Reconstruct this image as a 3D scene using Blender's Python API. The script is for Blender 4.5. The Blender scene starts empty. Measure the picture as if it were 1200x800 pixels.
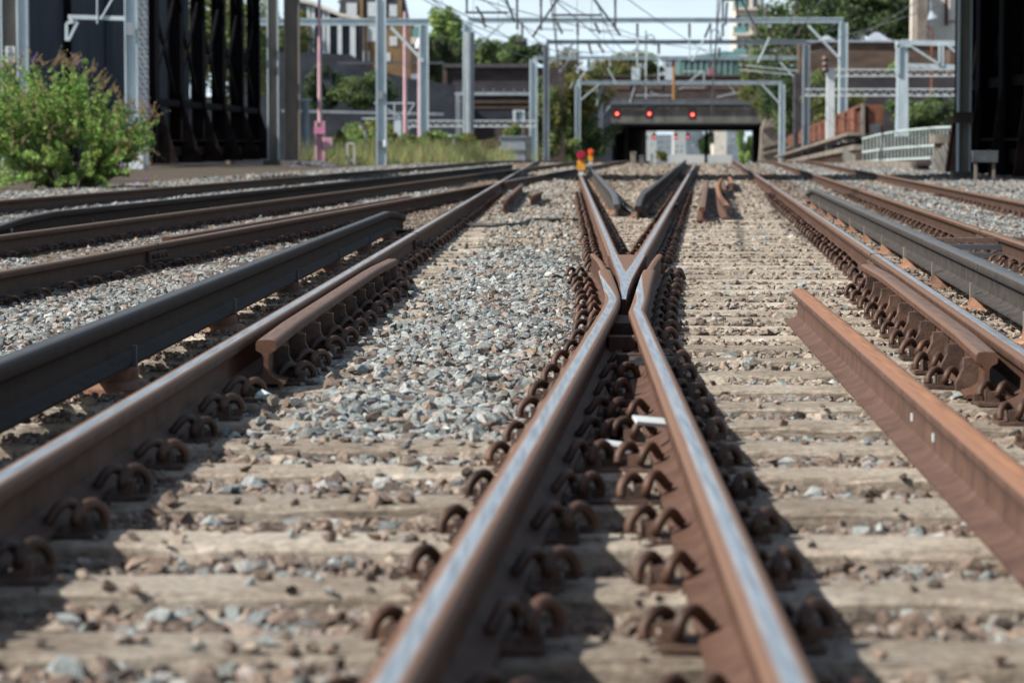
import bpy, math, random
import numpy as np
from mathutils import Vector, Matrix
R = math.radians
random.seed(7); rng = np.random.default_rng(11)
scene = bpy.context.scene
col = scene.collection
# ---------------------------------------------------------------- camera
PITCH = R(4.165); F = 3200.0; CAMZ = 0.88
cam = bpy.data.objects.new('camera', bpy.data.cameras.new('camera')); col.objects.link(cam)
cam.location = (0, 0, CAMZ); cam.rotation_euler = (R(90) - PITCH, 0, 0)
cam.data.lens = 96; cam.data.sensor_width = 36; cam.data.clip_start = 0.1; cam.data.clip_end = 5000
cam.data.dof.use_dof = True; cam.data.dof.focus_distance = 13.6; cam.data.dof.aperture_fstop = 4.9
scene.camera = cam
# ---------------------------------------------------------------- world, sun
SUN = Vector((-.90, -.36, .86)).normalized()
elev = math.asin(SUN.z); rot = math.atan2(SUN.x, SUN.y)
w = bpy.data.worlds.new('World'); scene.world = w; w.use_nodes = True
nt = w.node_tree; nt.nodes.clear(); N = nt.nodes.new; L = nt.links.new
out = N('ShaderNodeOutputWorld'); bg = N('ShaderNodeBackground'); bg.inputs[1].default_value = 0.066
sky = N('ShaderNodeTexSky'); sky.sky_type = 'NISHITA'; sky.sun_disc = False
sky.sun_elevation = elev; sky.sun_rotation = rot; sky.dust_density = 1.6; sky.air_density = 1.2; sky.ozone_density = 1.2
tc = N('ShaderNodeTexCoord'); mp = N('ShaderNodeMapping'); mp.inputs['Scale'].default_value = (5, 5, 22)
nz = N('ShaderNodeTexNoise'); nz.inputs['Scale'].default_value = 1.4; nz.inputs['Detail'].default_value = 7; nz.inputs['Roughness'].default_value = .55
rp = N('ShaderNodeValToRGB'); rp.color_ramp.elements[0].position = .40; rp.color_ramp.elements[1].position = .68
rp.color_ramp.elements[0].color = (.78, .78, .78, 1)
mx = N('ShaderNodeMixRGB'); mx.inputs['Color2'].default_value = (8.9, 10.8, 12.3, 1)
L(tc.outputs['Generated'], mp.inputs[0]); L(mp.outputs[0], nz.inputs['Vector']); L(nz.outputs['Fac'], rp.inputs[0])
sx = N('ShaderNodeSeparateXYZ'); L(tc.outputs['Generated'], sx.inputs[0]); hz = N('ShaderNodeMapRange'); hz.inputs[1].default_value = .06; hz.inputs[2].default_value = .45; hz.inputs[3].default_value = 1; hz.inputs[4].default_value = .12
L(sx.outputs['Z'], hz.inputs[0]); hm = N('ShaderNodeMath'); hm.operation = 'MULTIPLY'; L(rp.outputs[0], hm.inputs[0]); L(hz.outputs[0], hm.inputs[1]); L(hm.outputs[0], mx.inputs['Fac']); L(sky.outputs[0], mx.inputs['Color1']); L(mx.outputs[0], bg.inputs[0]); L(bg.outputs[0], out.inputs[0])
sun = bpy.data.objects.new('sun', bpy.data.lights.new('sun', 'SUN')); col.objects.link(sun)
sun.data.energy = 5.0; sun.data.angle = R(.53); sun.data.color = (1, .94, .84)
sun.rotation_euler = SUN.to_track_quat('Z', 'Y').to_euler()
scene.view_settings.view_transform = 'Standard'; scene.view_settings.look = 'None'
scene.view_settings.exposure = 0.56; scene.view_settings.gamma = 1
scene.cycles.use_denoising = True; scene.cycles.max_bounces = 6

# ---------------------------------------------------------------- measuring helpers
def P(px, py, D):
    """real point at depth D (metres down the line) seen at px,py of a 1200x800 survey photo"""
    cx, cy = (px - 600) / F, (400 - py) / F
    fy = math.cos(PITCH) + cy * math.sin(PITCH); fz = -math.sin(PITCH) + cy * math.cos(PITCH)
    return Vector((cx / fy * D, D, CAMZ + fz / fy * D))
def gz(y):                                   # lie of the land: level, then falling away to the bridge
    if y < 95: return 0.0
    if y < 125: return -.0079 * (y - 95) ** 2 / 60
    return -.0079 * (y - 110)
# rail lines in plan (x as a function of y)
def xL(y): return -1.205 + .020 * y
def xA(y): return .30 + .020 * y
def xB(y): return -.42 + .0715 * y
def xR(y): return 1.075 + .0715 * y
def xd(y): return -4.0 + .077 * y
def xc(y): return -5.55 + .077 * y
def xg(y): return 2.18 + .0750 * y
def xh(y): return 3.68 + .0745 * y
def xa(y): return -8.9 + .0765 * y

# ---------------------------------------------------------------- materials
def nodes_mat(name):
    m = bpy.data.materials.new(name); m.use_nodes = True
    nt = m.node_tree; b = nt.nodes['Principled BSDF']; return m, nt, b
def mat(name, c, rough=.7, metal=0.0, var=.25, scale=6.0, bump=.0, c2=None, stretch=(1, 1, 1), bscale=None, spec=.5, detail=6, thr=None):
    m, nt, b = nodes_mat(name); N = nt.nodes.new; L = nt.links.new
    g = N('ShaderNodeNewGeometry'); mp = N('ShaderNodeMapping'); mp.inputs['Scale'].default_value = stretch
    L(g.outputs['Position'], mp.inputs[0])
    n = N('ShaderNodeTexNoise'); n.inputs['Scale'].default_value = scale; n.inputs['Detail'].default_value = detail; n.inputs['Roughness'].default_value = .62
    L(mp.outputs[0], n.inputs['Vector'])
    r = N('ShaderNodeValToRGB'); e = r.color_ramp.elements
    lo, hi = thr or (.33, .67)
    e[0].position = lo; e[1].position = hi
    if c2 is None: c2 = tuple(min(1, v * (1 + var)) for v in c); c = tuple(v * (1 - var) for v in c)
    e[0].color = (*c, 1); e[1].color = (*c2, 1)
    L(n.outputs['Fac'], r.inputs[0]); L(r.outputs[0], b.inputs['Base Color'])
    b.inputs['Roughness'].default_value = rough; b.inputs['Metallic'].default_value = metal
    b.inputs['Specular IOR Level'].default_value = spec
    if bump:
        bn = N('ShaderNodeTexNoise'); bn.inputs['Scale'].default_value = bscale or scale * 6; bn.inputs['Detail'].default_value = 5
        L(mp.outputs[0], bn.inputs['Vector'])
        bp = N('ShaderNodeBump'); bp.inputs['Strength'].default_value = 1; bp.inputs['Distance'].default_value = bump
        L(bn.outputs['Fac'], bp.inputs['Height']); L(bp.outputs[0], b.inputs['Normal'])
    return m
def emit(name, c, s):
    m, nt, b = nodes_mat(name); b.inputs['Base Color'].default_value = (*[v * .5 for v in c], 1)
    b.inputs['Emission Color'].default_value = (*c, 1); b.inputs['Emission Strength'].default_value = s; return m
def attr_mat(name, rough=.8, trans=0.0, bump=0.0, bscale=60):
    m, nt, b = nodes_mat(name); N = nt.nodes.new; L = nt.links.new
    a = N('ShaderNodeVertexColor'); a.layer_name = 'Col'
    L(a.outputs[0], b.inputs['Base Color']); b.inputs['Roughness'].default_value = rough; b.inputs['Specular IOR Level'].default_value = .3
    g = N('ShaderNodeNewGeometry')
    if bump:
        n = N('ShaderNodeTexNoise'); n.inputs['Scale'].default_value = bscale; n.inputs['Detail'].default_value = 4
        L(g.outputs['Position'], n.inputs['Vector'])
        mm = N('ShaderNodeMixRGB'); mm.blend_type = 'MULTIPLY'; mm.inputs[0].default_value = .55
        L(a.outputs[0], mm.inputs[1]); rr = N('ShaderNodeMapRange'); rr.inputs[1].default_value = .3; rr.inputs[2].default_value = .7; rr.inputs[3].default_value = .45; rr.inputs[4].default_value = 1.5
        L(n.outputs['Fac'], rr.inputs[0]); L(rr.outputs[0], mm.inputs[2]); L(mm.outputs[0], b.inputs['Base Color'])
        bp = N('ShaderNodeBump'); bp.inputs['Distance'].default_value = bump
        L(n.outputs['Fac'], bp.inputs['Height']); L(bp.outputs[0], b.inputs['Normal'])
    if trans:
        t = N('ShaderNodeBsdfTranslucent'); L(a.outputs[0], t.inputs[0])
        mx = N('ShaderNodeMixShader'); mx.inputs[0].default_value = trans
        o = nt.nodes['Material Output']; L(b.outputs[0], mx.inputs[1]); L(t.outputs[0], mx.inputs[2]); L(mx.outputs[0], o.inputs[0])
    return m
def rail_mat(name, side1, side2, top, band=.016, off=0.0, topmetal=.85, toprough=.3, headc=None, patch=.5):
    """rusty flanks, a worn band along the running surface (uv.x = metres across the head, 9 elsewhere)"""
    m, nt, b = nodes_mat(name); N = nt.nodes.new; L = nt.links.new
    g = N('ShaderNodeNewGeometry')
    n = N('ShaderNodeTexNoise'); n.inputs['Scale'].default_value = 9; n.inputs['Detail'].default_value = 8; n.inputs['Roughness'].default_value = .7
    L(g.outputs['Position'], n.inputs['Vector'])
    mp = N('ShaderNodeMapping'); mp.inputs['Scale'].default_value = (7, .22, 7); L(g.outputs['Position'], mp.inputs[0])
    n2 = N('ShaderNodeTexNoise'); n2.inputs['Scale'].default_value = 14; n2.inputs['Detail'].default_value = 6; L(mp.outputs[0], n2.inputs['Vector'])
    r = N('ShaderNodeValToRGB'); e = r.color_ramp.elements; e[0].position = .30; e[1].position = .70; e[0].color = (*side1, 1); e[1].color = (*side2, 1)
    mixn = N('ShaderNodeMath'); mixn.operation = 'ADD'; h1 = N('ShaderNodeMath'); h1.operation = 'MULTIPLY'; h1.inputs[1].default_value = 1.0
    L(n.outputs['Fac'], h1.inputs[0]); h2 = N('ShaderNodeMath'); h2.operation = 'MULTIPLY'; h2.inputs[1].default_value = .0; L(n2.outputs['Fac'], h2.inputs[0])
    L(h1.outputs[0], mixn.inputs[0]); L(h2.outputs[0], mixn.inputs[1]); L(mixn.outputs[0], r.inputs[0])
    uv = N('ShaderNodeUVMap'); uv.uv_map = 'UVMap'; sp = N('ShaderNodeSeparateXYZ'); L(uv.outputs[0], sp.inputs[0])
    s = N('ShaderNodeMath'); s.operation = 'SUBTRACT'; s.inputs[1].default_value = off; L(sp.outputs[0], s.inputs[0])
    # the head: polished edge to rim
    ab = N('ShaderNodeMath'); ab.operation = 'ABSOLUTE'; L(s.outputs[0], ab.inputs[0])
    ns = N('ShaderNodeMath'); ns.operation = 'MULTIPLY_ADD'; ns.inputs[1].default_value = .012; ns.inputs[2].default_value = -.006; L(n2.outputs['Fac'], ns.inputs[0])
    ad = N('ShaderNodeMath'); ad.operation = 'ADD'; L(ab.outputs[0], ad.inputs[0]); L(ns.outputs[0], ad.inputs[1])
    mr = N('ShaderNodeMapRange'); mr.inputs[1].default_value = band; mr.inputs[2].default_value = band * .35; mr.inputs[3].default_value = 0; mr.inputs[4].default_value = 1
    L(ad.outputs[0], mr.inputs[0])
    hc = headc or tuple(min(1, v * 1.25) for v in side2)
    hm = N('ShaderNodeMath'); hm.operation = 'LESS_THAN'; hm.inputs[1].default_value = 1.0; L(sp.outputs[0], hm.inputs[0])
    hm2 = N('ShaderNodeMath'); hm2.operation = 'MULTIPLY'; L(hm.outputs[0], hm2.inputs[0]); hm2.inputs[1].default_value = .75
    cm0 = N('ShaderNodeMixRGB'); L(hm2.outputs[0], cm0.inputs[0]); L(r.outputs[0], cm0.inputs[1]); cm0.inputs[2].default_value = (*hc, 1)
    cm = N('ShaderNodeMixRGB'); L(mr.outputs[0], cm.inputs[0]); L(cm0.outputs[0], cm.inputs[1])
    tr = N('ShaderNodeValToRGB'); te = tr.color_ramp.elements; te[0].position = .35; te[1].position = .7
    te[0].color = (*[v * .5 for v in top], 1); te[1].color = (*top, 1); L(n2.outputs['Fac'], tr.inputs[0]); L(tr.outputs[0], cm.inputs[2])
    L(cm.outputs[0], b.inputs['Base Color'])
    m1 = N('ShaderNodeMath'); m1.operation = 'MULTIPLY'; m1.inputs[1].default_value = topmetal; L(mr.outputs[0], m1.inputs[0]); L(m1.outputs[0], b.inputs['Metallic'])
    m2 = N('ShaderNodeMapRange'); m2.inputs[3].default_value = .68; m2.inputs[4].default_value = toprough; L(mr.outputs[0], m2.inputs[0]); L(m2.outputs[0], b.inputs['Roughness'])
    sv = N('ShaderNodeMapRange'); sv.inputs[3].default_value = .18; sv.inputs[4].default_value = .5; L(mr.outputs[0], sv.inputs[0]); L(sv.outputs[0], b.inputs['Specular IOR Level'])
    bp = N('ShaderNodeBump'); bp.inputs['Distance'].default_value = .0012
    bn = N('ShaderNodeTexNoise'); bn.inputs['Scale'].default_value = 90; bn.inputs['Detail'].default_value = 4; L(g.outputs['Position'], bn.inputs['Vector'])
    L(bn.outputs['Fac'], bp.inputs['Height']); L(bp.outputs[0], b.inputs['Normal'])
    return m
M = {}
M['rail_run'] = rail_mat('rail_steel_run', (.048, .023, .015), (.108, .062, .046), (.72, .76, .80), band=.020, off=.002, headc=(.16, .097, .068))
M['rail_wing'] = rail_mat('rail_steel_wing', (.056, .026, .017), (.125, .072, .052), (.74, .78, .83), band=.020, off=0, headc=(.185, .108, .074))
M['rail_brown'] = rail_mat('rail_brown', (.042, .023, .017), (.092, .053, .038), (.20, .14, .10), band=.026, topmetal=.3, toprough=.5, headc=(.21, .125, .078))
M['rail_check'] = rail_mat('rail_check', (.06, .029, .019), (.13, .069, .047), (.17, .105, .08), band=.03, topmetal=.0, toprough=.7, headc=(.17, .108, .08))
M['rail_dark'] = rail_mat('rail_dark', (.007, .006, .006), (.034, .020, .014), (.075, .078, .083), band=.034, topmetal=.1, toprough=.5, headc=(.035, .034, .036))
M['rail_grey'] = rail_mat('rail_grey', (.028, .025, .023), (.078, .067, .061), (.14, .15, .165), band=.036, topmetal=.4, toprough=.42, headc=(.10, .098, .10))
M['rail_rust'] = rail_mat('rail_rust', (.065, .036, .028), (.14, .082, .062), (.38, .18, .09), band=.030, topmetal=0, toprough=.75, headc=(.24, .125, .08))
M['clip'] = mat('clip_iron', (.045, .026, .02), .6, .2, scale=30, c2=(.10, .05, .031), bump=.001, bscale=200)
M['plate'] = mat('plate_iron', (.05, .03, .022), .75, .1, scale=18, c2=(.13, .075, .055), bump=.002, bscale=90)
M['pot'] = mat('insulator_brown', (.13, .06, .035), .6, 0, scale=14, c2=(.24, .13, .08))
M['rubber'] = mat('cable_rubber', (.035, .036, .04), .6, 0, var=.3, scale=12)
M['galv'] = mat('paint_pale_grey', (.34, .42, .47), .55, .0, scale=2.5, c2=(.47, .55, .60), stretch=(1, 1, .35))
M['steelgrey'] = mat('steel_grey', (.17, .20, .23), .55, .2, scale=2, c2=(.27, .31, .35), stretch=(1, 1, .4))
M['steelbrown'] = mat('steel_weathered', (.13, .115, .10), .7, .1, scale=1.3, c2=(.22, .19, .16), stretch=(1, 1, .4))
M['steeldark'] = mat('steel_dark', (.05, .06, .07), .6, .1, scale=3, c2=(.09, .10, .11))
M['girder'] = mat('girder_shade_black', (.0025, .0025, .0035), .9, 0, scale=2, c2=(.009, .008, .010), stretch=(1, 1, .3), spec=.08)  # near-black: the shade the girders stand in is put into the colour
M['girderrustshade'] = mat('girder_rust_shaded', (.008, .006, .006), .9, 0, scale=2.5, c2=(.028, .017, .016), spec=.1)  # rust tone, blackened to carry the shade on gussets and bottom chord
M['navyplate'] = mat('navy_plate', (.022, .032, .05), .65, 0, scale=1.2, c2=(.045, .058, .085), stretch=(1, 1, .3))
M['white'] = mat('white_paint', (.45, .50, .53), .5, 0, scale=3, c2=(.60, .64, .66))
M['black'] = mat('black_paint', (.01, .01, .012), .6, 0, var=.3)
M['ink'] = mat('sign_ink', (.03, .04, .06), .6, 0, var=.1)
M['insul'] = mat('insulator_dark', (.035, .02, .018), .4, 0, scale=8, c2=(.09, .05, .04))
M['wire'] = mat('wire_grey', (.08, .09, .10), .5, .3, var=.2)

for k_ in ('clip', 'plate', 'pot'):
    nt_ = M[k_].node_tree; b_ = nt_.nodes['Principled BSDF']; src = b_.inputs['Base Color'].links[0].from_socket
    oi = nt_.nodes.new('ShaderNodeObjectInfo'); mr_ = nt_.nodes.new('ShaderNodeMapRange'); mr_.inputs[3].default_value = .55; mr_.inputs[4].default_value = 1.35; nt_.links.new(oi.outputs['Random'], mr_.inputs[0])
    mm_ = nt_.nodes.new('ShaderNodeMixRGB'); mm_.blend_type = 'MULTIPLY'; mm_.inputs[0].default_value = 1; nt_.links.new(src, mm_.inputs[1]); nt_.links.new(mr_.outputs[0], mm_.inputs[2]); nt_.links.new(mm_.outputs[0], b_.inputs['Base Color'])
# ---------------------------------------------------------------- mesh helpers
def tag(o, label=None, cat=None, group=None, kind=None):
    if label: o['label'] = label
    if cat: o['category'] = cat
    if group: o['group'] = group
    if kind: o['kind'] = kind
    return o
def empty(name, loc, label, cat, group=None):
    o = bpy.data.objects.new(name, None); col.objects.link(o); o.location = loc; o.empty_display_size = .3
    return tag(o, label, cat, group)
class MB:
    def __init__(s): s.v = []; s.f = []; s.mi = []; s.uv = []
    def add(s, vs, fs, mi=0, uvs=None):
        n = len(s.v); s.v += [tuple(v) for v in vs]
        for k, f in enumerate(fs):
            s.f.append(tuple(i + n for i in f)); s.mi.append(mi if isinstance(mi, int) else mi[k])
            s.uv.append(uvs[k] if uvs else None)
        return s
    def box(s, c, size, rz=0.0, mi=0, rot=None):
        c = Vector(c); hx, hy, hz = [d / 2 for d in size]
        m = rot if rot else Matrix.Rotation(rz, 3, 'Z')
        vs = [c + m @ Vector((x * hx, y * hy, z * hz)) for z in (-1, 1) for y in (-1, 1) for x in (-1, 1)]
        return s.add(vs, [(0, 2, 3, 1), (4, 5, 7, 6), (0, 1, 5, 4), (2, 6, 7, 3), (0, 4, 6, 2), (1, 3, 7, 5)], mi)
    def span(s, a, b, mi=0):
        a = Vector(a); b = Vector(b); return s.box((a + b) / 2, [abs(b[i] - a[i]) for i in range(3)], mi=mi)
    def bar(s, a, b, w, h=None, mi=0):
        a = Vector(a); b = Vector(b); h = h or w; d = b - a; q = d.to_track_quat('Y', 'Z').to_matrix()
        return s.box((a + b) / 2, (w, d.length, h), mi=mi, rot=q)
    def tube(s, pts, r, n=8, mi=0, cap=True, radii=None):
        pts = [Vector(p) for p in pts]; k = len(pts); vs = []; fs = []
        up = Vector((0.13, .31, .94)).normalized(); prev = None
        for i, p in enumerate(pts):
            t = (pts[min(i + 1, k - 1)] - pts[max(i - 1, 0)]).normalized()
            if prev is None:
                a = t.cross(up); a = a if a.length > .1 else t.cross(Vector((1, 0, 0))); a.normalize()
            else: a = (prev - t * prev.dot(t)).normalized()
            prev = a; b = t.cross(a); rr = radii[i] if radii else r
            for j in range(n):
                th = 2 * math.pi * j / n; vs.append(p + (a * math.cos(th) + b * math.sin(th)) * rr)
        for i in range(k - 1):
            for j in range(n):
                fs.append((i * n + j, i * n + (j + 1) % n, (i + 1) * n + (j + 1) % n, (i + 1) * n + j))
        if cap: fs.append(tuple(range(n))[::-1]); fs.append(tuple((k - 1) * n + j for j in range(n)))
        return s.add(vs, fs, mi)
    def prism(s, poly, y0, y1, mi=0):
        """poly of (x,z), extruded along y"""
        n = len(poly); vs = [(x, y0, z) for x, z in poly] + [(x, y1, z) for x, z in poly]
        fs = [tuple(range(n)), tuple(range(2 * n - 1, n - 1, -1))] + [(i, i + n, (i + 1) % n + n, (i + 1) % n) for i in range(n)]
        return s.add(vs, fs, mi)
    def build(s, name, mats, parent=None, smooth=False, link=True):
        me = bpy.data.meshes.new(name); off = parent.matrix_world.translation if False else (parent.location if parent else Vector((0, 0, 0)))
        if parent and parent.parent: off = off + parent.parent.location
        me.from_pydata([(v[0] - off[0], v[1] - off[1], v[2] - off[2]) for v in s.v], [], s.f)
        for m in (mats if isinstance(mats, (list, tuple)) else [mats]): me.materials.append(M[m] if isinstance(m, str) else m)
        if any(s.mi): me.polygons.foreach_set('material_index', s.mi)
        if any(u for u in s.uv):
            ul = me.uv_layers.new(name='UVMap').data; i = 0
            for f, u in zip(s.f, s.uv):
                for k in range(len(f)): ul[i].uv = u[k] if u else (9, 0); i += 1
        if smooth: me.polygons.foreach_set('use_smooth', [True] * len(me.polygons))
        me.update(); o = bpy.data.objects.new(name, me)
        if link: col.objects.link(o)
        if parent: o.parent = parent
        return o
def mesh_np(name, verts, faces, mt, cols=None, parent=None, smooth=False):
    me = bpy.data.meshes.new(name); nv = len(verts); nf, k = faces.shape
    if parent is not None: verts = verts - np.array(parent.location)
    me.vertices.add(nv); me.vertices.foreach_set('co', verts.astype(np.float32).ravel())
    me.loops.add(nf * k); me.loops.foreach_set('vertex_index', faces.astype(np.int32).ravel())
    me.polygons.add(nf); me.polygons.foreach_set('loop_start', np.arange(0, nf * k, k, dtype=np.int32))
    try: me.polygons.foreach_set('loop_total', np.full(nf, k, dtype=np.int32))
    except Exception: pass
    if cols is not None:
        a = me.color_attributes.new('Col', 'FLOAT_COLOR', 'POINT')
        c = np.ones((nv, 4), np.float32); c[:, :3] = cols; a.data.foreach_set('color', c.ravel())
    me.materials.append(mt)
    me.polygons.foreach_set('use_smooth', np.full(nf, smooth))
    me.update(calc_edges=True); me.validate()
    o = bpy.data.objects.new(name, me); col.objects.link(o)
    if parent is not None: o.parent = parent
    return o
def catmull(pts, n=6):
    pts = [Vector(p) for p in pts]; q = [pts[0] * 2 - pts[1]] + pts + [pts[-1] * 2 - pts[-2]]; o = []
    for i in range(1, len(q) - 2):
        for j in range(n):
            t = j / n; a, b, c, d = q[i - 1], q[i], q[i + 1], q[i + 2]
            o.append(.5 * ((2 * b) + (c - a) * t + (2 * a - 5 * b + 4 * c - d) * t * t + (3 * b - a - 3 * c + d) * t ** 3))
    o.append(pts[-1]); return o

# ---------------------------------------------------------------- rails
BASE = .012
def profile(h=.159, hw=.036, foot=.07, web=.008, hh=.04):
    rt = [(foot, 0), (foot, .010), (.032, .020), (web + .003, .034), (web, .07), (web, h - hh - .022), (web + .008, h - hh - .008), (hw - .003, h - hh), (hw, h - hh + .006),
          (hw, h - .013), (hw - .004, h - .005), (hw - .011, h - .0015), (hw * .35, h)]
    lf = [(-x, z) for x, z in rt][::-1]
    return rt + lf            # runs right side bottom -> top -> left side bottom
STD = profile(); COND = profile(h=.178, hw=.039, foot=.078, web=.011, hh=.052)
def sweep(mb, path, prof, shine=None):
    """path: list of (x,y,z_base); uv.x carries metres across the head for the running surface"""
    n = len(prof); top = max(z for _, z in prof); k = len(path); vs = []; fs = []; uvs = []
    for i, p in enumerate(path):
        a = Vector(path[max(i - 1, 0)]); b = Vector(path[min(i + 1, k - 1)]); t = (b - a); t.z = 0; t.normalize(); s = Vector((t.y, -t.x, 0))
        for x, z in prof: vs.append(Vector(p) + s * x + Vector((0, 0, z)))
    d = 0
    for i in range(k - 1):
        d2 = d + (Vector(path[i + 1]) - Vector(path[i])).length
        for j in range(n):
            j2 = (j + 1) % n; fs.append((i * n + j, (i + 1) * n + j, (i + 1) * n + j2, i * n + j2))
            z1, z2 = prof[j][1], prof[j2][1]
            if z1 > top - .014 and z2 > top - .014:
                oa, ob_ = [0 if shine is None else (.5 if shine < 0 else min(1, max(0, (path[q][1] - shine) / 2.4)) * .05) for q in (i, i + 1)]
                uvs.append([(prof[j][0] + oa, d), (prof[j][0] + ob_, d2), (prof[j2][0] + ob_, d2), (prof[j2][0] + oa, d)])
            else: uvs.append(None)
        d = d2
    fs.append(tuple(range(n))); uvs.append(None); fs.append(tuple((k - 1) * n + j for j in range(n))[::-1]); uvs.append(None)
    mb.add(vs, fs, 0, uvs); return mb
def line(fx, y0, y1, z=BASE, step=2.0, dx=0.0):
    n = max(2, int((y1 - y0) / step) + 1); return [(fx(y) + dx, y, gz(y) + z) for y in np.linspace(y0, y1, n)]
def rail(name, path, m, label, cat='rail', prof=STD, group=None, shine=None, extra=None):
    mb = MB(); sweep(mb, path, prof, shine)
    if extra: sweep(mb, extra[0], extra[1], -9)
    o = mb.build(name, m)
    me = o.data; me.polygons.foreach_set('use_smooth', [True] * len(me.polygons))
    try: me.set_sharp_from_angle(angle=R(38))
    except Exception: pass
    return tag(o, label, cat, group)
rail('stock_rail', line(xL, 2, 128), 'rail_run', 'long brown rail with a polished top, left of the crossing, passing the dark conductor rail')
rail('stock_rail', line(xR, 2, 118), 'rail_run', 'long rusty rail right of the sleepers, worn shiny on top, beside the grey conductor rail')
def dense(pts): return [tuple(p) for p in catmull(pts, 5)]
wl = [(xB(y), y, BASE) for y in np.linspace(1.5, 11.2, 12)] + dense([(xB(11.7), 11.7, BASE), (.462, 12.5, BASE), (.486, 13.4, BASE), (.508, 14.6, BASE), (.520, 15.3, BASE)])
wr = [(xA(y), y, BASE) for y in np.linspace(1.5, 11.2, 12)] + dense([(xA(11.6), 11.6, BASE), (.578, 12.3, BASE), (.665, 13.7, BASE), (.735, 14.8, BASE), (.770, 15.3, BASE)])
FIN = [(.07, 0), (.07, .010), (.03, .02), (.009, .034), (.009, .12), (.018, .135), (.018, .152), (.006, .1595), (-.006, .1595), (-.018, .152), (-.018, .135), (-.009, .12), (-.009, .034), (-.03, .02), (-.07, .010), (-.07, 0)]
wf = {0: [(.520, 15.3, BASE), (.528, 16.4, BASE), (.518, 17.5, BASE)], 1: [(.770, 15.3, BASE), (.855, 16.4, BASE), (.94, 17.4, BASE)]}
rail('wing_rail', wl, 'rail_wing', 'left rail of the pair meeting at the crossing point, its far end bent left', shine=12.4, extra=(wf[0], FIN))
rail('wing_rail', wr, 'rail_wing', 'right rail of the pair meeting at the crossing point, its far end bent right', shine=12.4, extra=(wf[1], FIN))
# the crossing vee: nose block and two legs
vee = empty('crossing_vee', (.58, 14, 0), 'worn steel crossing nose opening into two polished rails behind the bent wing rails', 'rail crossing')
mb = MB(); sweep(mb, line(xA, 17.3, 62, step=1.5), STD); o = mb.build('rail_leg', 'rail_wing', vee); tag(o, 'left leg of the vee')
mb = MB(); sweep(mb, line(xB, 17.3, 100, step=1.5), STD); o = mb.build('rail_leg', 'rail_wing', vee); tag(o, 'right leg of the vee')
mb = MB(); ys = [12.9, 13.15, 13.6, 14.2, 15, 16, 17.3]
sec = []; us = []
for y in ys:
    c = (xA(y) + xB(y)) / 2; hw = max(.012, (abs(xB(y) - xA(y)) / 2 + .034) if y > 13.9 else .012 + (y - 12.9) * .024)
    dip = {12.9: .03, 13.15: .012}.get(y, 0); top = BASE + .159 - dip; q = max(.3 * hw, abs(xB(y) - xA(y)) / 2); q = min(q, hw * .85)
    sec.append([(c - hw - .03, y, BASE), (c - hw, y, .09), (c - hw, y, top - .006), (c - hw + .004, y, top), (c - q, y, top), (c, y, top), (c + q, y, top), (c + hw - .004, y, top), (c + hw, y, top - .006), (c + hw, y, .09), (c + hw + .03, y, BASE)])
    us.append([9, 9, 9, .022, 0, max(0, abs(xB(y) - xA(y)) / 2 - .01) if y > 14.5 else 0, 0, .022, 9, 9, 9])
vs = [p for s_ in sec for p in s_]; fs = []; uvs = []
for i in range(len(sec) - 1):
    for j in range(10):
        fs.append((i * 11 + j, i * 11 + j + 1, (i + 1) * 11 + j + 1, (i + 1) * 11 + j))
        uvs.append([(us[i][j], 0), (us[i][j + 1], 0), (us[i + 1][j + 1], 1), (us[i + 1][j], 1)] if 3 <= j <= 6 else None)
fs.append(tuple(range(11))); uvs.append(None)
mb.add(vs, fs, 0, uvs); mb.build('nose', 'rail_wing', vee)
for y, z, wd, ln in ((11.2, .055, -.03, .12), (11.9, .075, .03, .42), (12.45, .05, .03, .42)):
    mb = MB(); mb.box(((xA(y) + xB(y)) / 2, y, BASE + z / 2 + .02), (abs(xA(y) - xB(y)) + wd, ln, z)); mb.build('spacer_block', 'plate', vee)
mb = MB(); mb.box((.50, 10.35, .055), (.20, .10, .05)); mb.build('spacer_block', 'plate', vee)
mb = MB(); mb.box((.50, 9.75, .10), (.12, .03, .03)); mb.tube([(.42, 9.75, .10), (.58, 9.75, .10)], .016, 8); mb.build('crossing_bolt', 'rail_dark', vee)
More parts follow.
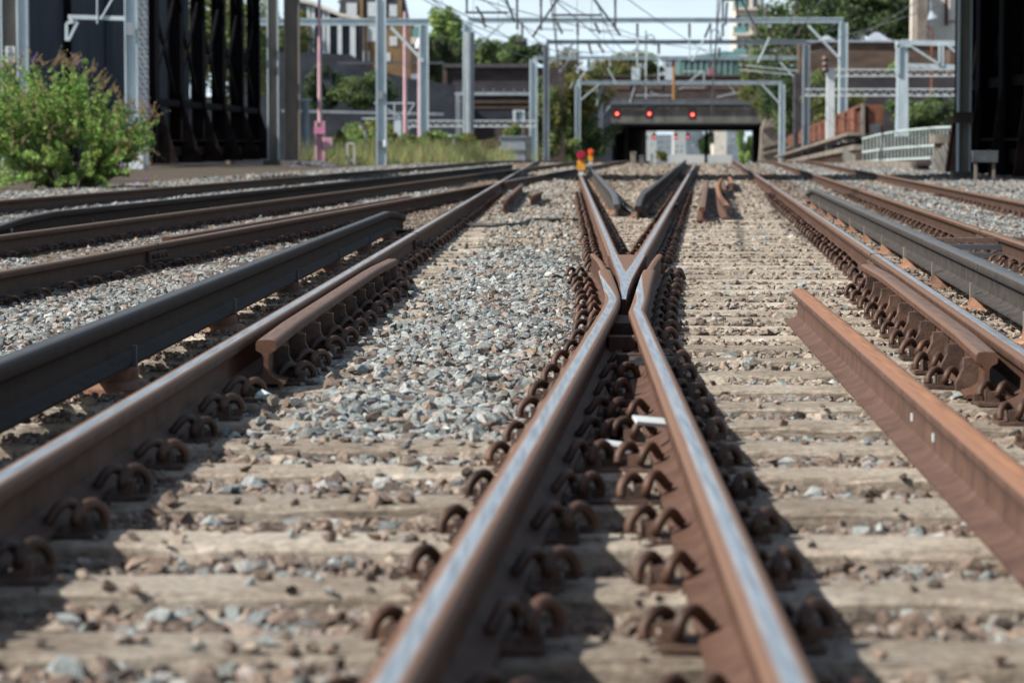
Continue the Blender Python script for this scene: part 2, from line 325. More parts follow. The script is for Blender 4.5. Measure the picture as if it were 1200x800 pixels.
# other running rails
rail('running_rail', line(xd, 8, 48.2), 'rail_brown', 'brown rail in the left track, unpolished top, nearest rail left of the dark conductor rail')
rail('running_rail', line(xd, 50.2, 150), 'rail_run', 'brown rail curving off behind the long left rail towards the far lamps')
rail('running_rail', line(xc, 8, 150), 'rail_brown', 'far rail of the left track, directly in front of the ramped conductor rail')
rail('running_rail', line(xa, 20, 150), 'rail_brown', 'dark brown rail below the flowering bush, leftmost rail in sight')
rail('running_rail', line(xg, 8, 150), 'rail_brown', 'rusty rail with a joint, first beyond the grey conductor rail on the right')
rail('running_rail', line(xh, 20, 150), 'rail_brown', 'rusty rail farthest right, nearest the black girder')
rail('guard_rail', [(xd(y) - .13, y, BASE + .01) for y in np.linspace(20.3, 36, 10)], 'rail_check', 'short extra rail lying close behind the brown rail of the left track')
def check(fx, s, y0, y1, lab):
    t = empty('check_rail', (fx(y0) + s * .115, y0, 0), lab, 'check rail')
    ys = np.linspace(y0, y1, 14); mb = MB()
    pth = [(fx(y) + s * (.112 + (.015 * max(0, 1 - (y - y0) / 1.0)) + (.03 * max(0, 1 - (y1 - y) / 1.2))), y, BASE + .004) for y in ys]
    sweep(mb, pth, STD); o = mb.build('rail_bar', 'rail_check', t)
    y = y0 + .25
    while y < y1 - .1:
        b = MB(); x = fx(y) + s * .125
        b.prism([(x, .02), (x + s * .085, .02), (x + s * .085, .05), (x + s * .06, .10), (x + s * .06, .135), (x, .14)][::s], y - .017, y + .017); b.build('bracket', 'plate', t)
        b = MB(); b.tube([(x, y + .14, .09), (x + s * .045, y + .14, .09)], .024, 6); b.build('bolt', 'plate', t); y += .64
    return t
check(xL, 1, 9.76, 16.6, 'short check rail bolted beside the long left rail, its square end facing the camera')
check(xR, -1, 9.2, 15.9, 'short check rail bolted beside the long right rail, above a row of looped clips')
# conductor rails on their insulators
def conductor(fx, dx, y0, y1, m, lab, ramp0=False, ramp1=False, pitch=2.45, p0=None, step=1.2):
    t = empty('conductor_rail', (fx(y0) + dx, y0, 0), lab, 'conductor rail')
    ys = list(np.arange(y0, y1, step)) + [y1]
    def z(y):
        z = .070
        if ramp0: z -= .10 * max(0, 1 - (y - y0) / 1.7)
        if ramp1: z -= .10 * max(0, 1 - (y1 - y) / 1.9)
        return z
    mb = MB(); sweep(mb, [(fx(y) + dx, y, gz(y) + z(y)) for y in ys], COND)
    o = mb.build('rail_bar', m, t); o.data.polygons.foreach_set('use_smooth', [True] * len(o.data.polygons))
    try: o.data.set_sharp_from_angle(angle=R(38))
    except Exception: pass
    y = p0 or y0 + .6
    while y < min(y1 - .3, 75):
        x = fx(y) + dx; b = MB()
        b.tube([(x, y, -.03), (x, y, -.005), (x, y, 0), (x, y, .02), (x, y, .024), (x, y, .068)], .1, 16, radii=[.16, .16, .15, .13, .10, .095], cap=True)
        b.build('insulator', 'pot', t)
        for s in (-1, 1):
            b = MB(); b.prism([(x + s * .045, .066), (x + s * .092, .066), (x + s * .092, .145), (x + s * .078, .145), (x + s * .076, .086), (x + s * .045, .076)][::s], y - .018, y + .018); b.build('anchor_clip', 'steeldark' if m == 'rail_dark' else 'steelbrown', t)
        y += pitch
    return t
conductor(xL, -.45, 3.5, 27.5, 'rail_dark', 'thick black conductor rail crossing the lower left, its far end ramped down', ramp1=True, pitch=3.0, p0=6.9)
conductor(xR, .40, 5, 40, 'rail_grey', 'thick grey conductor rail on the right with upright clips and brown insulators', ramp1=True, p0=7.0)
conductor(xc, -.62, 22.8, 80, 'rail_dark', 'dark conductor rail in the far left track, its near end ramped down', ramp0=True, pitch=3)
conductor(xA, .30, 32.5, 78, 'rail_grey', 'short conductor rail inside the vee, left of the pair joined by a cable', ramp0=True, pitch=3)
conductor(xB, -.38, 31.5, 100, 'rail_dark', 'black conductor rail inside the vee, right of the pair joined by a cable', ramp0=True, pitch=3)
# loose lengths of rail
lr_ = rail('loose_rail', [(.85 + .041 * y - .0 , y, .015) for y in (3.2, 5, 8, 11, 12.4, 13.2)], 'rail_rust', 'loose rusty rail with an orange top lying across the sleepers at right', 'loose rail')
for (px, py) in ((1051, 461), (1074, 483)):
    yy = 2275 / (py - 167) * 1.02; mb = MB(); mb.box((.85 + .041 * yy - .0125, yy, .085), (.004, .022, .022)); mb.build('chalk_mark', 'white', lr_)
def upright(nm, pts, m, lab, group=None, prof=STD): return rail(nm, pts, m, lab, 'loose rail', prof, group)
def g2(px, py, z=0.0):     # point of the ground plane
    c = P(px, py, 1.0); k = (z - CAMZ) / (c.z - CAMZ); return Vector((c.x * k, k, z))
def lr(pts): return [tuple(g2(a, b)[:2]) + (.012,) for a, b in pts]
upright('loose_rail', lr([(823, 261), (826, 240), (829, 222)]), 'rail_check', 'straight loose rail end standing left of the bent one in the right track')
upright('loose_rail', [tuple(v) for v in catmull(lr([(852, 258), (843, 241), (841, 228), (846, 219)]), 5)], 'rail_rust', 'bent loose rail with a bright cut end in the right track')
upright('loose_rail', lr([(849, 235), (847, 226)]), 'rail_rust', 'short rusty offcut just behind the bent loose rail')
upright('loose_rail', lr([(858, 226), (855, 217)]), 'rail_rust', 'short offcut to the right of and behind the bent loose rail')
upright('loose_rail', lr([(590, 251), (612, 227)]), 'rail_check', 'longer of two rail offcuts lying between the left rail and the crossing vee')
upright('loose_rail', lr([(622, 244), (634, 238)]), 'rail_check', 'shorter of two rail offcuts lying between the left rail and the crossing vee')
# ---------------------------------------------------------------- sleepers, baseplates, clips
def timber_mat(name, a, b_, c3):
    m, nt, b = nodes_mat(name); N = nt.nodes.new; L = nt.links.new
    g = N('ShaderNodeNewGeometry'); mp = N('ShaderNodeMapping'); mp.inputs['Scale'].default_value = (1.6, 14, 14); L(g.outputs['Position'], mp.inputs[0])
    n = N('ShaderNodeTexNoise'); n.inputs['Scale'].default_value = 5; n.inputs['Detail'].default_value = 9; n.inputs['Roughness'].default_value = .7; L(mp.outputs[0], n.inputs['Vector'])
    n2 = N('ShaderNodeTexNoise'); n2.inputs['Scale'].default_value = 2.2; n2.inputs['Detail'].default_value = 5; L(g.outputs['Position'], n2.inputs['Vector'])
    r = N('ShaderNodeValToRGB'); e = r.color_ramp.elements; e[0].position = .32; e[1].position = .66; e[0].color = (*a, 1); e[1].color = (*b_, 1); L(n.outputs['Fac'], r.inputs[0])
    r2 = N('ShaderNodeValToRGB'); e = r2.color_ramp.elements; e[0].position = .45; e[1].position = .62; e[0].color = (0, 0, 0, 1); e[1].color = (1, 1, 1, 1); L(n2.outputs['Fac'], r2.inputs[0])
    mx = N('ShaderNodeMixRGB'); L(r2.outputs[0], mx.inputs[0]); L(r.outputs[0], mx.inputs[1]); mx.inputs[2].default_value = (*c3, 1)
    h = N('ShaderNodeMath'); h.operation = 'MULTIPLY'; h.inputs[1].default_value = .55; L(r2.outputs[0], h.inputs[0]); L(h.outputs[0], mx.inputs[0])
    L(mx.outputs[0], b.inputs['Base Color']); b.inputs['Roughness'].default_value = .9; b.inputs['Specular IOR Level'].default_value = .25
    n3 = N('ShaderNodeTexNoise'); n3.inputs['Scale'].default_value = 38; n3.inputs['Detail'].default_value = 7; n3.inputs['Roughness'].default_value = .7; L(g.outputs['Position'], n3.inputs['Vector'])
    mr = N('ShaderNodeMapRange'); mr.inputs[1].default_value = .36; mr.inputs[2].default_value = .60; mr.inputs[3].default_value = .5; mr.inputs[4].default_value = 1.12; L(n3.outputs['Fac'], mr.inputs[0])
    mm = N('ShaderNodeMixRGB'); mm.blend_type = 'MULTIPLY'; mm.inputs[0].default_value = .85; L(mx.outputs[0], mm.inputs[1]); L(mr.outputs[0], mm.inputs[2])
    n4 = N('ShaderNodeTexNoise'); n4.inputs['Scale'].default_value = 1.7; n4.inputs['Detail'].default_value = 6; L(g.outputs['Position'], n4.inputs['Vector'])
    r4 = N('ShaderNodeMapRange'); r4.inputs[1].default_value = .56; r4.inputs[2].default_value = .74; r4.inputs[4].default_value = .45; L(n4.outputs['Fac'], r4.inputs[0])
    m4 = N('ShaderNodeMixRGB'); L(r4.outputs[0], m4.inputs[0]); L(mm.outputs[0], m4.inputs[1]); m4.inputs[2].default_value = (.12, .075, .05, 1)
    oi = N('ShaderNodeObjectInfo'); mo = N('ShaderNodeMapRange'); mo.inputs[3].default_value = .82; mo.inputs[4].default_value = 1.2; L(oi.outputs['Random'], mo.inputs[0])
    m5 = N('ShaderNodeMixRGB'); m5.blend_type = 'MULTIPLY'; m5.inputs[0].default_value = 1; L(m4.outputs[0], m5.inputs[1]); L(mo.outputs[0], m5.inputs[2])
    L(m5.outputs[0], b.inputs['Base Color'])
    ad = N('ShaderNodeMath'); L(n.outputs['Fac'], ad.inputs[0]); L(n3.outputs['Fac'], ad.inputs[1])
    bp = N('ShaderNodeBump'); bp.inputs['Distance'].default_value = .010; L(ad.outputs[0], bp.inputs['Height']); L(bp.outputs[0], b.inputs['Normal'])
    return m
M['timber'] = timber_mat('bearer_timber', (.21, .168, .13), (.49, .425, .35), (.55, .50, .43))
M['timberdark'] = timber_mat('sleeper_timber', (.07, .05, .036), (.17, .13, .10), (.22, .18, .14))
SK = .055
def timber_mesh(x0, x1, w=.235, h=.15, mt='timber'):
    n = max(6, int((x1 - x0) / .12)); xs = np.linspace(x0, x1, n); vs = []; fs = []
    for x in xs:
        j = lambda s=.007: rng.uniform(-s, s)
        e = .014
        sec = [(-w / 2, -h), (-w / 2 + j(), -e + j()), (-w / 2 + e + j(), j(.002)), (-.04, j(.004)), (.04, j(.004)), (w / 2 - e + j(), j(.002)), (w / 2 + j(), -e + j()), (w / 2, -h)]
        vs += [(x, a, b) for a, b in sec]
    for i in range(n - 1):
        for k in range(7): fs.append((i * 8 + k, i * 8 + k + 1, (i + 1) * 8 + k + 1, (i + 1) * 8 + k))
    fs.append(tuple(range(8))[::-1]); fs.append(tuple((n - 1) * 8 + k for k in range(8)))
    mb = MB(); mb.add(vs, fs); return mb
# looped spring clip: local x outward from the rail, y along it
cp = catmull([(.118, -.040, .012), (.116, -.034, .036), (.100, -.018, .060), (.078, .012, .064), (.060, .040, .046), (.054, .044, .026), (.052, .010, .018), (.050, -.040, .020), (.046, -.056, .036),
              (.034, -.046, .060), (.016, -.018, .066), (.000, .012, .052), (-.016, .026, .030), (-.026, .024, .024)], 4)
mb = MB(); mb.tube(cp, .0143, 8); CLIP = mb.build('rail_clip', 'clip', smooth=True, link=False).data
mb = MB(); mb.box((.052, .0, .012), (.045, .075, .035)); mb.box((.052, 0, .034), (.028, .055, .022)); SH = mb
def plate_mesh(x0, x1, seats):
    """one baseplate from x0 to x1 with a cast shoulder at each clip"""
    mb = MB(); mb.box(((x0 + x1) / 2, 0, .005), (x1 - x0 - .10, .12, .0105))
    for cx, s in seats: mb.box((cx + s * (.062 + .052), 0, .026), (.04, .07, .04)); mb.box((cx + s * .155, .04, .02), (.03, .03, .02)); 
    return mb
PC = {}
def seat(par, y, x0, x1, seats, ang=0.0, clips=True, zs=1.0):
    """baseplate part under its sleeper, clips as sub-parts; seats = (rail x, side)"""
    xm = (x0 + x1) / 2; key = (round(x1 - x0, 2), tuple((round(a - xm, 2), s) for a, s in seats))
    if key not in PC:
        o = plate_mesh(x0 - xm, x1 - xm, [(a - xm, s) for a, s in seats]).build('baseplate', 'plate', link=False); PC[key] = o.data
    b = bpy.data.objects.new('baseplate', PC[key]); col.objects.link(b); b.parent = par
    b.location = Vector((xm, y, 0.001)) - par.location; b.rotation_euler.z = ang
    if clips:
        for a, s in seats:
            if random.random() < .018: continue
            c = bpy.data.objects.new('rail_clip', CLIP); col.objects.link(c); c.parent = b
            c.location = (a - xm + s * .062, 0, .011); c.rotation_euler = (random.uniform(-.14, .14), random.uniform(-.10, .10), math.pi if s > 0 else 0)
            c.location.y += random.uniform(-.006, .006)
            q_ = random.uniform(.84, .93); c.scale = (-q_, q_, q_ * zs); c.rotation_euler.z += random.uniform(-.09, .09)
BV = [4.70 + .6425 * k for k in range(-3, 66)]      # bearer positions, measured at x = .9
def bearer_y(v, x): return v - SK * (x - .9)
for i, v in enumerate(BV):
    xl = xL(v) - .75; xr = xR(v) + .78 + random.uniform(-.05, .05)
    if v > 30: xr = xR(v) + .5
    xm = (xl + xr) / 2; ang = -math.atan(SK)
    o = timber_mesh(xl - xm, xr - xm).build('crossing_bearer', 'timber'); o.location = (xm, bearer_y(v, xm), random.uniform(-.006, .002))
    me = o.data
    rm = Matrix.Rotation(ang, 4, 'Z'); me.transform(rm)
    tag(o, 'long weathered timber bearer lying crosswise under the rails of the crossing', 'sleeper', 'timber bearers under the crossing')
    if v < 20: tag(o, 'long weathered timber bearer under the crossing, one of those in front of the loose offcuts')
    near = v < 44
    if not near: continue
    yl = bearer_y(v, xL(v)); inn = xL(yl) + (.115 if 9.7 < yl < 16.6 else 0)
    seat(o, yl, xL(yl) - .2, inn + .22, [(xL(yl), -1), (inn, 1)])
    yr = bearer_y(v, xR(v)); inn = xR(yr) - (.115 if 9.2 < yr < 15.9 else 0)
    seat(o, yr, inn - .22, xR(yr) + .2, [(inn, -1), (xR(yr), 1)])
    ym = bearer_y(v, .5); a, b = sorted((xA(ym), xB(ym)))
    if ym < 11.6 or ym > 17.6: l, r = a, b
    else:
        l = np.interp(ym, [q[1] for q in wl + wf[0][1:]], [q[0] for q in wl + wf[0][1:]]); r = np.interp(ym, [q[1] for q in wr + wf[1][1:]], [q[0] for q in wr + wf[1][1:]])
    sep = b - a
    if sep > .62: seat(o, ym, l - .2, l + .2, [(l, -1), (l, 1)]); seat(o, bearer_y(v, r), r - .2, r + .2, [(r, -1), (r, 1)])
    elif sep > .38: seat(o, ym, l - .2, l + .19, [(l, -1), (l, 1)]); seat(o, bearer_y(v, r), r - .19, r + .2, [(r, -1), (r, 1)])
    elif sep > .27: seat(o, ym, l - .2, r + .2, [(l, -1), (l, 1), (r, -1), (r, 1)])
    elif sep > .17: seat(o, ym, l - .2, r + .2, [(l, -1), (l, 1), (r, 1)])
    else: seat(o, ym, l - .2, r + .2, [(l, -1), (r, 1)])
def track(f1, f2, y0, y1, near_side, lab, grp, mt='timberdark', pitch=.65):
    y = y0; k = 0
    while y < y1:
        x1, x2 = sorted((f1(y), f2(y))); xm = (x1 + x2) / 2
        o = timber_mesh(x1 - .52 - xm, x2 + .52 - xm, mt=mt).build('track_sleeper', mt); o.location = (xm, y, random.uniform(-.008, 0)); o.data.transform(Matrix.Rotation(-.075, 4, 'Z'))
        tag(o, lab, 'sleeper', grp)
        for fx in (f1, f2):
            xx = fx(y); yy = y - .075 * (xx - xm); seat(o, yy, xx - .19, xx + .19, [(xx, -1), (xx, 1)], -.075, zs=.7)
        y += pitch; k += 1
track(xc, xd, 13.6, 40, 1, 'dark sleeper mostly buried in pale ballast under the left track', 'sleepers of the left track')
track(xg, xh, 15.4, 44, -1, 'dark sleeper mostly buried in ballast under the far right track', 'sleepers of the right track')

# ---------------------------------------------------------------- ground and ballast
def sm(x, a, b): t = np.clip((x - a) / (b - a), 0, 1); return t * t * (3 - 2 * t)
def vn(x, y, s, seed):            # cheap value noise
    r_ = np.random.default_rng(seed).random((64, 64)); u = x * s; v = y * s; iu = np.floor(u).astype(int); iv = np.floor(v).astype(int)
    fu = u - iu; fv = v - iv; fu = fu * fu * (3 - 2 * fu); fv = fv * fv * (3 - 2 * fv); g = lambda a, b: r_[a % 64, b % 64]
    return (g(iu, iv) * (1 - fu) + g(iu + 1, iv) * fu) * (1 - fv) + (g(iu, iv + 1) * (1 - fu) + g(iu + 1, iv + 1) * fu) * fv
def zones(X, Y):
    """masks: left bay fill, right bay, inside the crossing, left tracks, right tracks"""
    l, a, b, r = xL(Y), np.minimum(xA(Y), xB(Y)), np.maximum(xA(Y), xB(Y)), xR(Y)
    bayL = (X > l) & (X < a); mid = (X >= a) & (X <= b); bayR = (X > b) & (X < r)
    return bayL, mid, bayR, X <= l, X >= r
def height(X, Y):
    bayL, mid, bayR, lt, rt = zones(X, Y)
    u = (X - xL(Y)) / np.maximum(.5, np.minimum(xA(Y), xB(Y)) - xL(Y))
    fill = sm(Y, 7.6, 9.2) * sm(u, .2, .42) * (1 - .5 * sm(u, .72, .95))
    h = np.full(X.shape, -.042)
    h = np.where(bayL, -.045 + .052 * fill + .02 * sm(Y, 20, 34) * (1 - fill), h)
    h = np.where(bayR, -.045 + .026 * sm(Y, 8, 13), h)
    h = np.where(mid, -.06 + .035 * sm(Y, 16, 26), h)
    h = np.where(lt, np.where(X > xL(Y) - .8, -.075 + .03 * sm(Y, 12, 30), -.075 + .05 * sm(-(X - xL(Y)), .8, 1.3)), h)
    h = np.where(rt, np.where(X < xR(Y) + .85, -.06, -.06 + .045 * sm(X - xR(Y), .85, 1.3)), h)
    return h + (vn(X, Y, 2.1, 3) - .5) * .03
def groundcol(X, Y):
    bayL, mid, bayR, lt, rt = zones(X, Y)
    c = np.zeros(X.shape + (3,)); c[...] = (.115, .085, .065)
    tan = np.array((.285, .235, .18)); mask = (bayR * sm(Y, 14, 24) + mid * sm(Y, 15, 20) * .9 + bayL * sm(Y, 11, 20) * .75) * (.55 + .45 * vn(X, Y, .9, 9))
    c = c + (tan - c) * np.clip(mask, 0, 1)[..., None]
    far = sm(Y, 45, 58)[..., None]; c = c + (np.array((.19, .165, .145)) - c) * far
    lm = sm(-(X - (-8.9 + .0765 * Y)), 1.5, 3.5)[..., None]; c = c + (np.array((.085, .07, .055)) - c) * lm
    return c * (.8 + .4 * vn(X, Y, 6.0, 4))[..., None]
def ground_material():
    m, nt, b = nodes_mat('ballast_bed'); N = nt.nodes.new; L = nt.links.new
    a = N('ShaderNodeVertexColor'); a.layer_name = 'Col'; g = N('ShaderNodeNewGeometry')
    v = N('ShaderNodeTexVoronoi'); v.inputs['Scale'].default_value = 15; L(g.outputs['Position'], v.inputs['Vector'])
    hs = N('ShaderNodeSeparateColor'); L(v.outputs['Color'], hs.inputs[0])
    mr = N('ShaderNodeMapRange'); mr.inputs[3].default_value = .55; mr.inputs[4].default_value = 1.6; L(hs.outputs[0], mr.inputs[0])
    n = N('ShaderNodeTexNoise'); n.inputs['Scale'].default_value = 30; n.inputs['Detail'].default_value = 6; L(g.outputs['Position'], n.inputs['Vector'])
    m1 = N('ShaderNodeMixRGB'); m1.blend_type = 'MULTIPLY'; m1.inputs[0].default_value = .8; L(a.outputs[0], m1.inputs[1]); L(mr.outputs[0], m1.inputs[2])
    L(m1.outputs[0], b.inputs['Base Color']); b.inputs['Roughness'].default_value = .95; b.inputs['Specular IOR Level'].default_value = .2
    bp = N('ShaderNodeBump'); bp.inputs['Distance'].default_value = .03; ad = N('ShaderNodeMath'); ad.operation = 'SUBTRACT'; L(n.outputs['Fac'], ad.inputs[0]); L(v.outputs['Distance'], ad.inputs[1])
    L(ad.outputs[0], bp.inputs['Height']); L(bp.outputs[0], b.inputs['Normal']); return m
def axis(parts):
    o = []
    for a, b, s in parts: o += list(np.arange(a, b, s))
    return np.array(o + [parts[-1][1]])
gx = axis([(-500, -60, 40), (-60, -20, 4), (-20, -6, .6), (-6, 9, .09), (9, 24, .6), (24, 60, 4), (60, 500, 40)])
gy = axis([(-20, 2.5, 2), (2.5, 30, .09), (30, 60, .25), (60, 130, 1.5), (130, 400, 10), (400, 1600, 100)])
GX, GY = np.meshgrid(gx, gy); GZ = np.vectorize(gz)(GY)
inb = sm(GY, 56, 62)
GZ = GZ + height(GX, GY) * (1 - inb) + inb * -.02
nx, ny = len(gx), len(gy); idx = np.arange(nx * ny).reshape(ny, nx)
fa = np.stack([idx[:-1, :-1], idx[:-1, 1:], idx[1:, 1:], idx[1:, :-1]], -1).reshape(-1, 4)
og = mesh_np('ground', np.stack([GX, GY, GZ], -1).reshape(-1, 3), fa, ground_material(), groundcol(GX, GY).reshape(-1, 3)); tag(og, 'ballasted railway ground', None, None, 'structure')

# crushed stone: convex hulls of random points
import bmesh
def rock(npt, seed):
    r_ = random.Random(seed); bm = bmesh.new()
    for _ in range(npt):
        v = Vector((r_.gauss(0, 1), r_.gauss(0, 1), r_.gauss(0, 1))).normalized() * r_.uniform(.82, 1.1); bm.verts.new((v.x * 1.15, v.y * .95, v.z * .72))
    res = bmesh.ops.convex_hull(bm, input=bm.verts); bmesh.ops.triangulate(bm, faces=bm.faces)
    for v in [v for v in bm.verts if not v.link_faces]: bm.verts.remove(v)
    bm.verts.index_update(); V = np.array([v.co[:] for v in bm.verts]); Fc = np.array([[v.index for v in f.verts] for f in bm.faces]); bm.free(); return V, Fc
ROCKS_HI = [rock(15, s) for s in range(14)]; ROCKS_LO = [rock(9, s + 50) for s in range(10)]
def rotm(n):
    q = rng.normal(size=(n, 4)); q /= np.linalg.norm(q, axis=1)[:, None]; w_, x, y, z = q.T
    return np.stack([np.stack([1 - 2 * (y * y + z * z), 2 * (x * y - z * w_), 2 * (x * z + y * w_)], -1), np.stack([2 * (x * y + z * w_), 1 - 2 * (x * x + z * z), 2 * (y * z - x * w_)], -1),
                     np.stack([2 * (x * z - y * w_), 2 * (y * z + x * w_), 1 - 2 * (x * x + y * y)], -1)], 1)
def stone_colors(X, Y, n):
    bayL, mid, bayR, lt, rt = zones(X, Y)
    rails = [xL(Y), xA(Y), xB(Y), xR(Y), xL(Y) - .45, xR(Y) + .4, xd(Y), xc(Y), xg(Y), xh(Y)]
    d = np.min([np.abs(X - q) for q in rails], 0)
    pal = np.array([(.27, .295, .295), (.20, .225, .225), (.33, .33, .32), (.30, .255, .235), (.15, .155, .155), (.43, .43, .41), (.235, .265, .275)])
    brn = np.array([(.18, .135, .108), (.125, .092, .075), (.23, .175, .14), (.27, .225, .185), (.095, .076, .064), (.20, .175, .155)])
    pi = rng.choice(7, n, p=[.23, .22, .15, .08, .16, .04, .12]); bi = rng.choice(6, n)
    base = np.where(bayL, .30 - .12 * sm(Y, 8, 10) , .62); base = np.where(bayR, .74, base); base = np.where(mid, .9, base)
    base = np.where(lt, np.where(X > xL(Y) - .85, .88, .28), base); base = np.where(rt, np.where(X < xR(Y) + .85, .6, .25), base)
    base = np.where(bayL & (Y < 8), .7, base)
    rusty = np.clip(base + .6 * np.exp(-(d / .22) ** 2) + .35 * (vn(X, Y, .8, 21) - .5), 0, 1)
    pick = rng.random(n) < rusty
    pal = pal * .88; c = np.where(pick[:, None], brn[bi], pal[pi]); f = rng.uniform(.75, 1.25, n)
    tan = (bayR & (Y > 10)) | (bayL & (Y > 22)) | (mid & (Y > 17))
    c = np.where((tan & (rng.random(n) < .5))[:, None], np.array((.275, .235, .19)), c)
    return c * f[:, None]
def scatter(name, X, Y, Z, S, variants, label):
    n = len(X); which = rng.integers(0, len(variants), n); vs = []; fs = []; cs = []; off = 0; cols = stone_colors(X, Y, n)
    RM = rotm(n); sc = S[:, None] * rng.uniform(.75, 1.25, (n, 3))
    for k, (V, Fc) in enumerate(variants):
        ii = np.where(which == k)[0]
        if not len(ii): continue
        W = np.einsum('nij,nvj->nvi', RM[ii], V[None] * sc[ii][:, None, :]); W[..., 2] *= .8
        W += np.stack([X[ii], Y[ii], Z[ii]], -1)[:, None, :]
        vs.append(W.reshape(-1, 3)); fs.append((Fc[None] + (np.arange(len(ii)) * len(V))[:, None, None]).reshape(-1, 3) + off); off += len(ii) * len(V)
        cs.append(np.repeat(cols[ii], len(V), 0))
    o = mesh_np(name, np.concatenate(vs), np.concatenate(fs), M['stone'], np.concatenate(cs)); tag(o, label, None, None, 'stuff'); return o
M['stone'] = attr_mat('crushed_stone', .88, bump=.003, bscale=70)
BVA = np.array(BV)
def on_bearer(X, Y):
    v = Y + SK * (X - .9); k = np.round((v - BV[0]) / .6425); c = BV[0] + k * .6425
    return (np.abs(v - c) < .125) & (X > xL(Y) - .8) & (X < xR(Y) + .75) & (k < len(BV))
def near_rail(X, Y):
    q = np.zeros(X.shape, bool)
    for fx, wd in ((xL, .085), (xR, .085), (xd, .08), (xc, .08), (xg, .08), (xh, .08)): q |= np.abs(X - fx(Y)) < wd
    return q | (np.abs(X - xA(Y)) < .07) | (np.abs(X - xB(Y)) < .07)
def clip_zone(X, Y):
    q = np.zeros(X.shape, bool)
    for fx in (xL, xA, xB, xR): q |= np.abs(X - fx(Y)) < .2
    return q
def field(y0, y1, dens, smin, smax, variants, name, label, margin=1.2):
    A = .5 * .19 * 2 * (y1 ** 2 - y0 ** 2) + 2 * margin * (y1 - y0); n = int(A * dens)
    u = rng.random(n); t = rng.random(n)
    Y = np.sqrt(y0 ** 2 + t * (y1 ** 2 - y0 ** 2)); hw = Y * .19 + margin; X = (u * 2 - 1) * hw
    S = rng.uniform(smin, smax, n) * np.where(rng.random(n) < .12, 1.45, 1)
    bayL, mid, bayR, lt, rt = zones(X, Y); ob = on_bearer(X, Y)
    fill = sm((X - xL(Y)) / np.maximum(.5, np.minimum(xA(Y), xB(Y)) - xL(Y)), .16, .4) * sm(Y, 7.4, 9)
    keep = np.ones(n, bool)
    pon = np.where(bayL, np.where(Y < 8.2, .06, .10 + .50 * fill * (1 - sm(Y, 12, 22) * .72) * np.clip(vn(X, Y, 1.5, 33) * 1.7, .25, 1)), .03)
    pon = np.where(bayR, .02 + .02 * sm(Y, 7, 14), pon); pon = np.where((X < xL(Y) - .14) | (X > xR(Y) + .14), .85, pon); pon = np.where(mid & (Y > 18), .12, pon)
    cz = clip_zone(X, Y) & ob & (Y < 20); keep &= ~(ob & (rng.random(n) > pon)); keep &= ~(cz & (rng.random(n) > .02))
    rust_ = (rng.random(n) < .12) & cz; keep |= rust_; S = np.where(rust_, S * .62, S)
    keep &= ~near_rail(X, Y)
    keep &= ~(bayR & (Y > 9) & (rng.random(n) < .75 * sm(Y, 9, 14) * (1 - .7 * sm(Y, 34, 44)))); keep &= ~(mid & (Y > 18) & (rng.random(n) < .5)); keep &= ~(bayL & (Y > 12) & (rng.random(n) < .5 * sm(Y, 12, 18) * (1 - sm(Y, 34, 44))))
    keep &= ~(X < xa(Y) - 3.6)
    X, Y, S, ob, fillk, bl = X[keep], Y[keep], S[keep], ob[keep], fill[keep], bayL[keep]
    S = S * np.where(ob & ~bl, .6, 1) * np.where(ob & bl & (Y < 8.2), .75, 1)
    Z = height(X, Y) * (1 - sm(Y, 56, 62)) - .02 * sm(Y, 56, 62) + S * .28; Z = np.where(ob, np.maximum(Z, S * .38), Z)
    return scatter(name, X, Y, Z, S, variants, label)
field(3.0, 9.5, 1500, .013, .028, ROCKS_HI, 'ballast', 'crushed grey and brown stone between the nearest sleepers')
field(9.5, 20, 1300, .013, .026, ROCKS_HI, 'ballast', 'crushed stone around the crossing')
field(20, 36, 600, .018, .031, ROCKS_LO, 'ballast', 'crushed stone in the middle distance')
field(36, 62, 230, .03, .044, ROCKS_LO, 'ballast', 'crushed stone towards the gantries')
field(62, 112, 75, .045, .065, ROCKS_LO, 'ballast', 'crushed stone on the crest of the line')
# odd things on the track
mb = MB(); mb.tube(catmull([tuple(g2(548, 264, .02)), tuple(g2(580, 264, .03)), tuple(g2(610, 263, .03)), tuple(g2(622, 258, .035)), tuple(g2(650, 258, .03)), tuple(g2(686, 258, .02))], 5), .022, 8)
tag(mb.build('traction_cable', 'rubber', smooth=True), 'grey cable lying across the ballast below the two rail offcuts', 'cable')
mb = MB(); mb.tube(catmull([(1.27, 33.2, .14), (1.5, 33.0, .03), (1.8, 33.0, .03), (1.97, 32.6, .14)], 6), .03, 8)
tag(mb.build('jumper_cable', 'rubber', smooth=True), 'black cable joining the ends of the two conductor rails inside the vee', 'cable')
for i, (px, py, z, lab) in enumerate(((1130, 297, .10, 'topmost of the three stacked steel strips beside the right conductor rail'), (1138, 300, .055, 'middle one of the three stacked steel strips beside the right conductor rail'), (1140, 307, .0, 'lowest of the three stacked steel strips beside the right conductor rail'))):
    c = g2(px, py); mb = MB(); l = .5; mb.add(*(lambda q: (q.v, q.f))(MB().box((c.x + .03 * i, 21.0 - i * .17, z + .03), (1.0 - .12 * i, .11, .04), rz=.06 - i * .05)))
    tag(mb.build('steel_strip', 'rail_grey' if i else 'rail_check'), lab, 'steel strip')
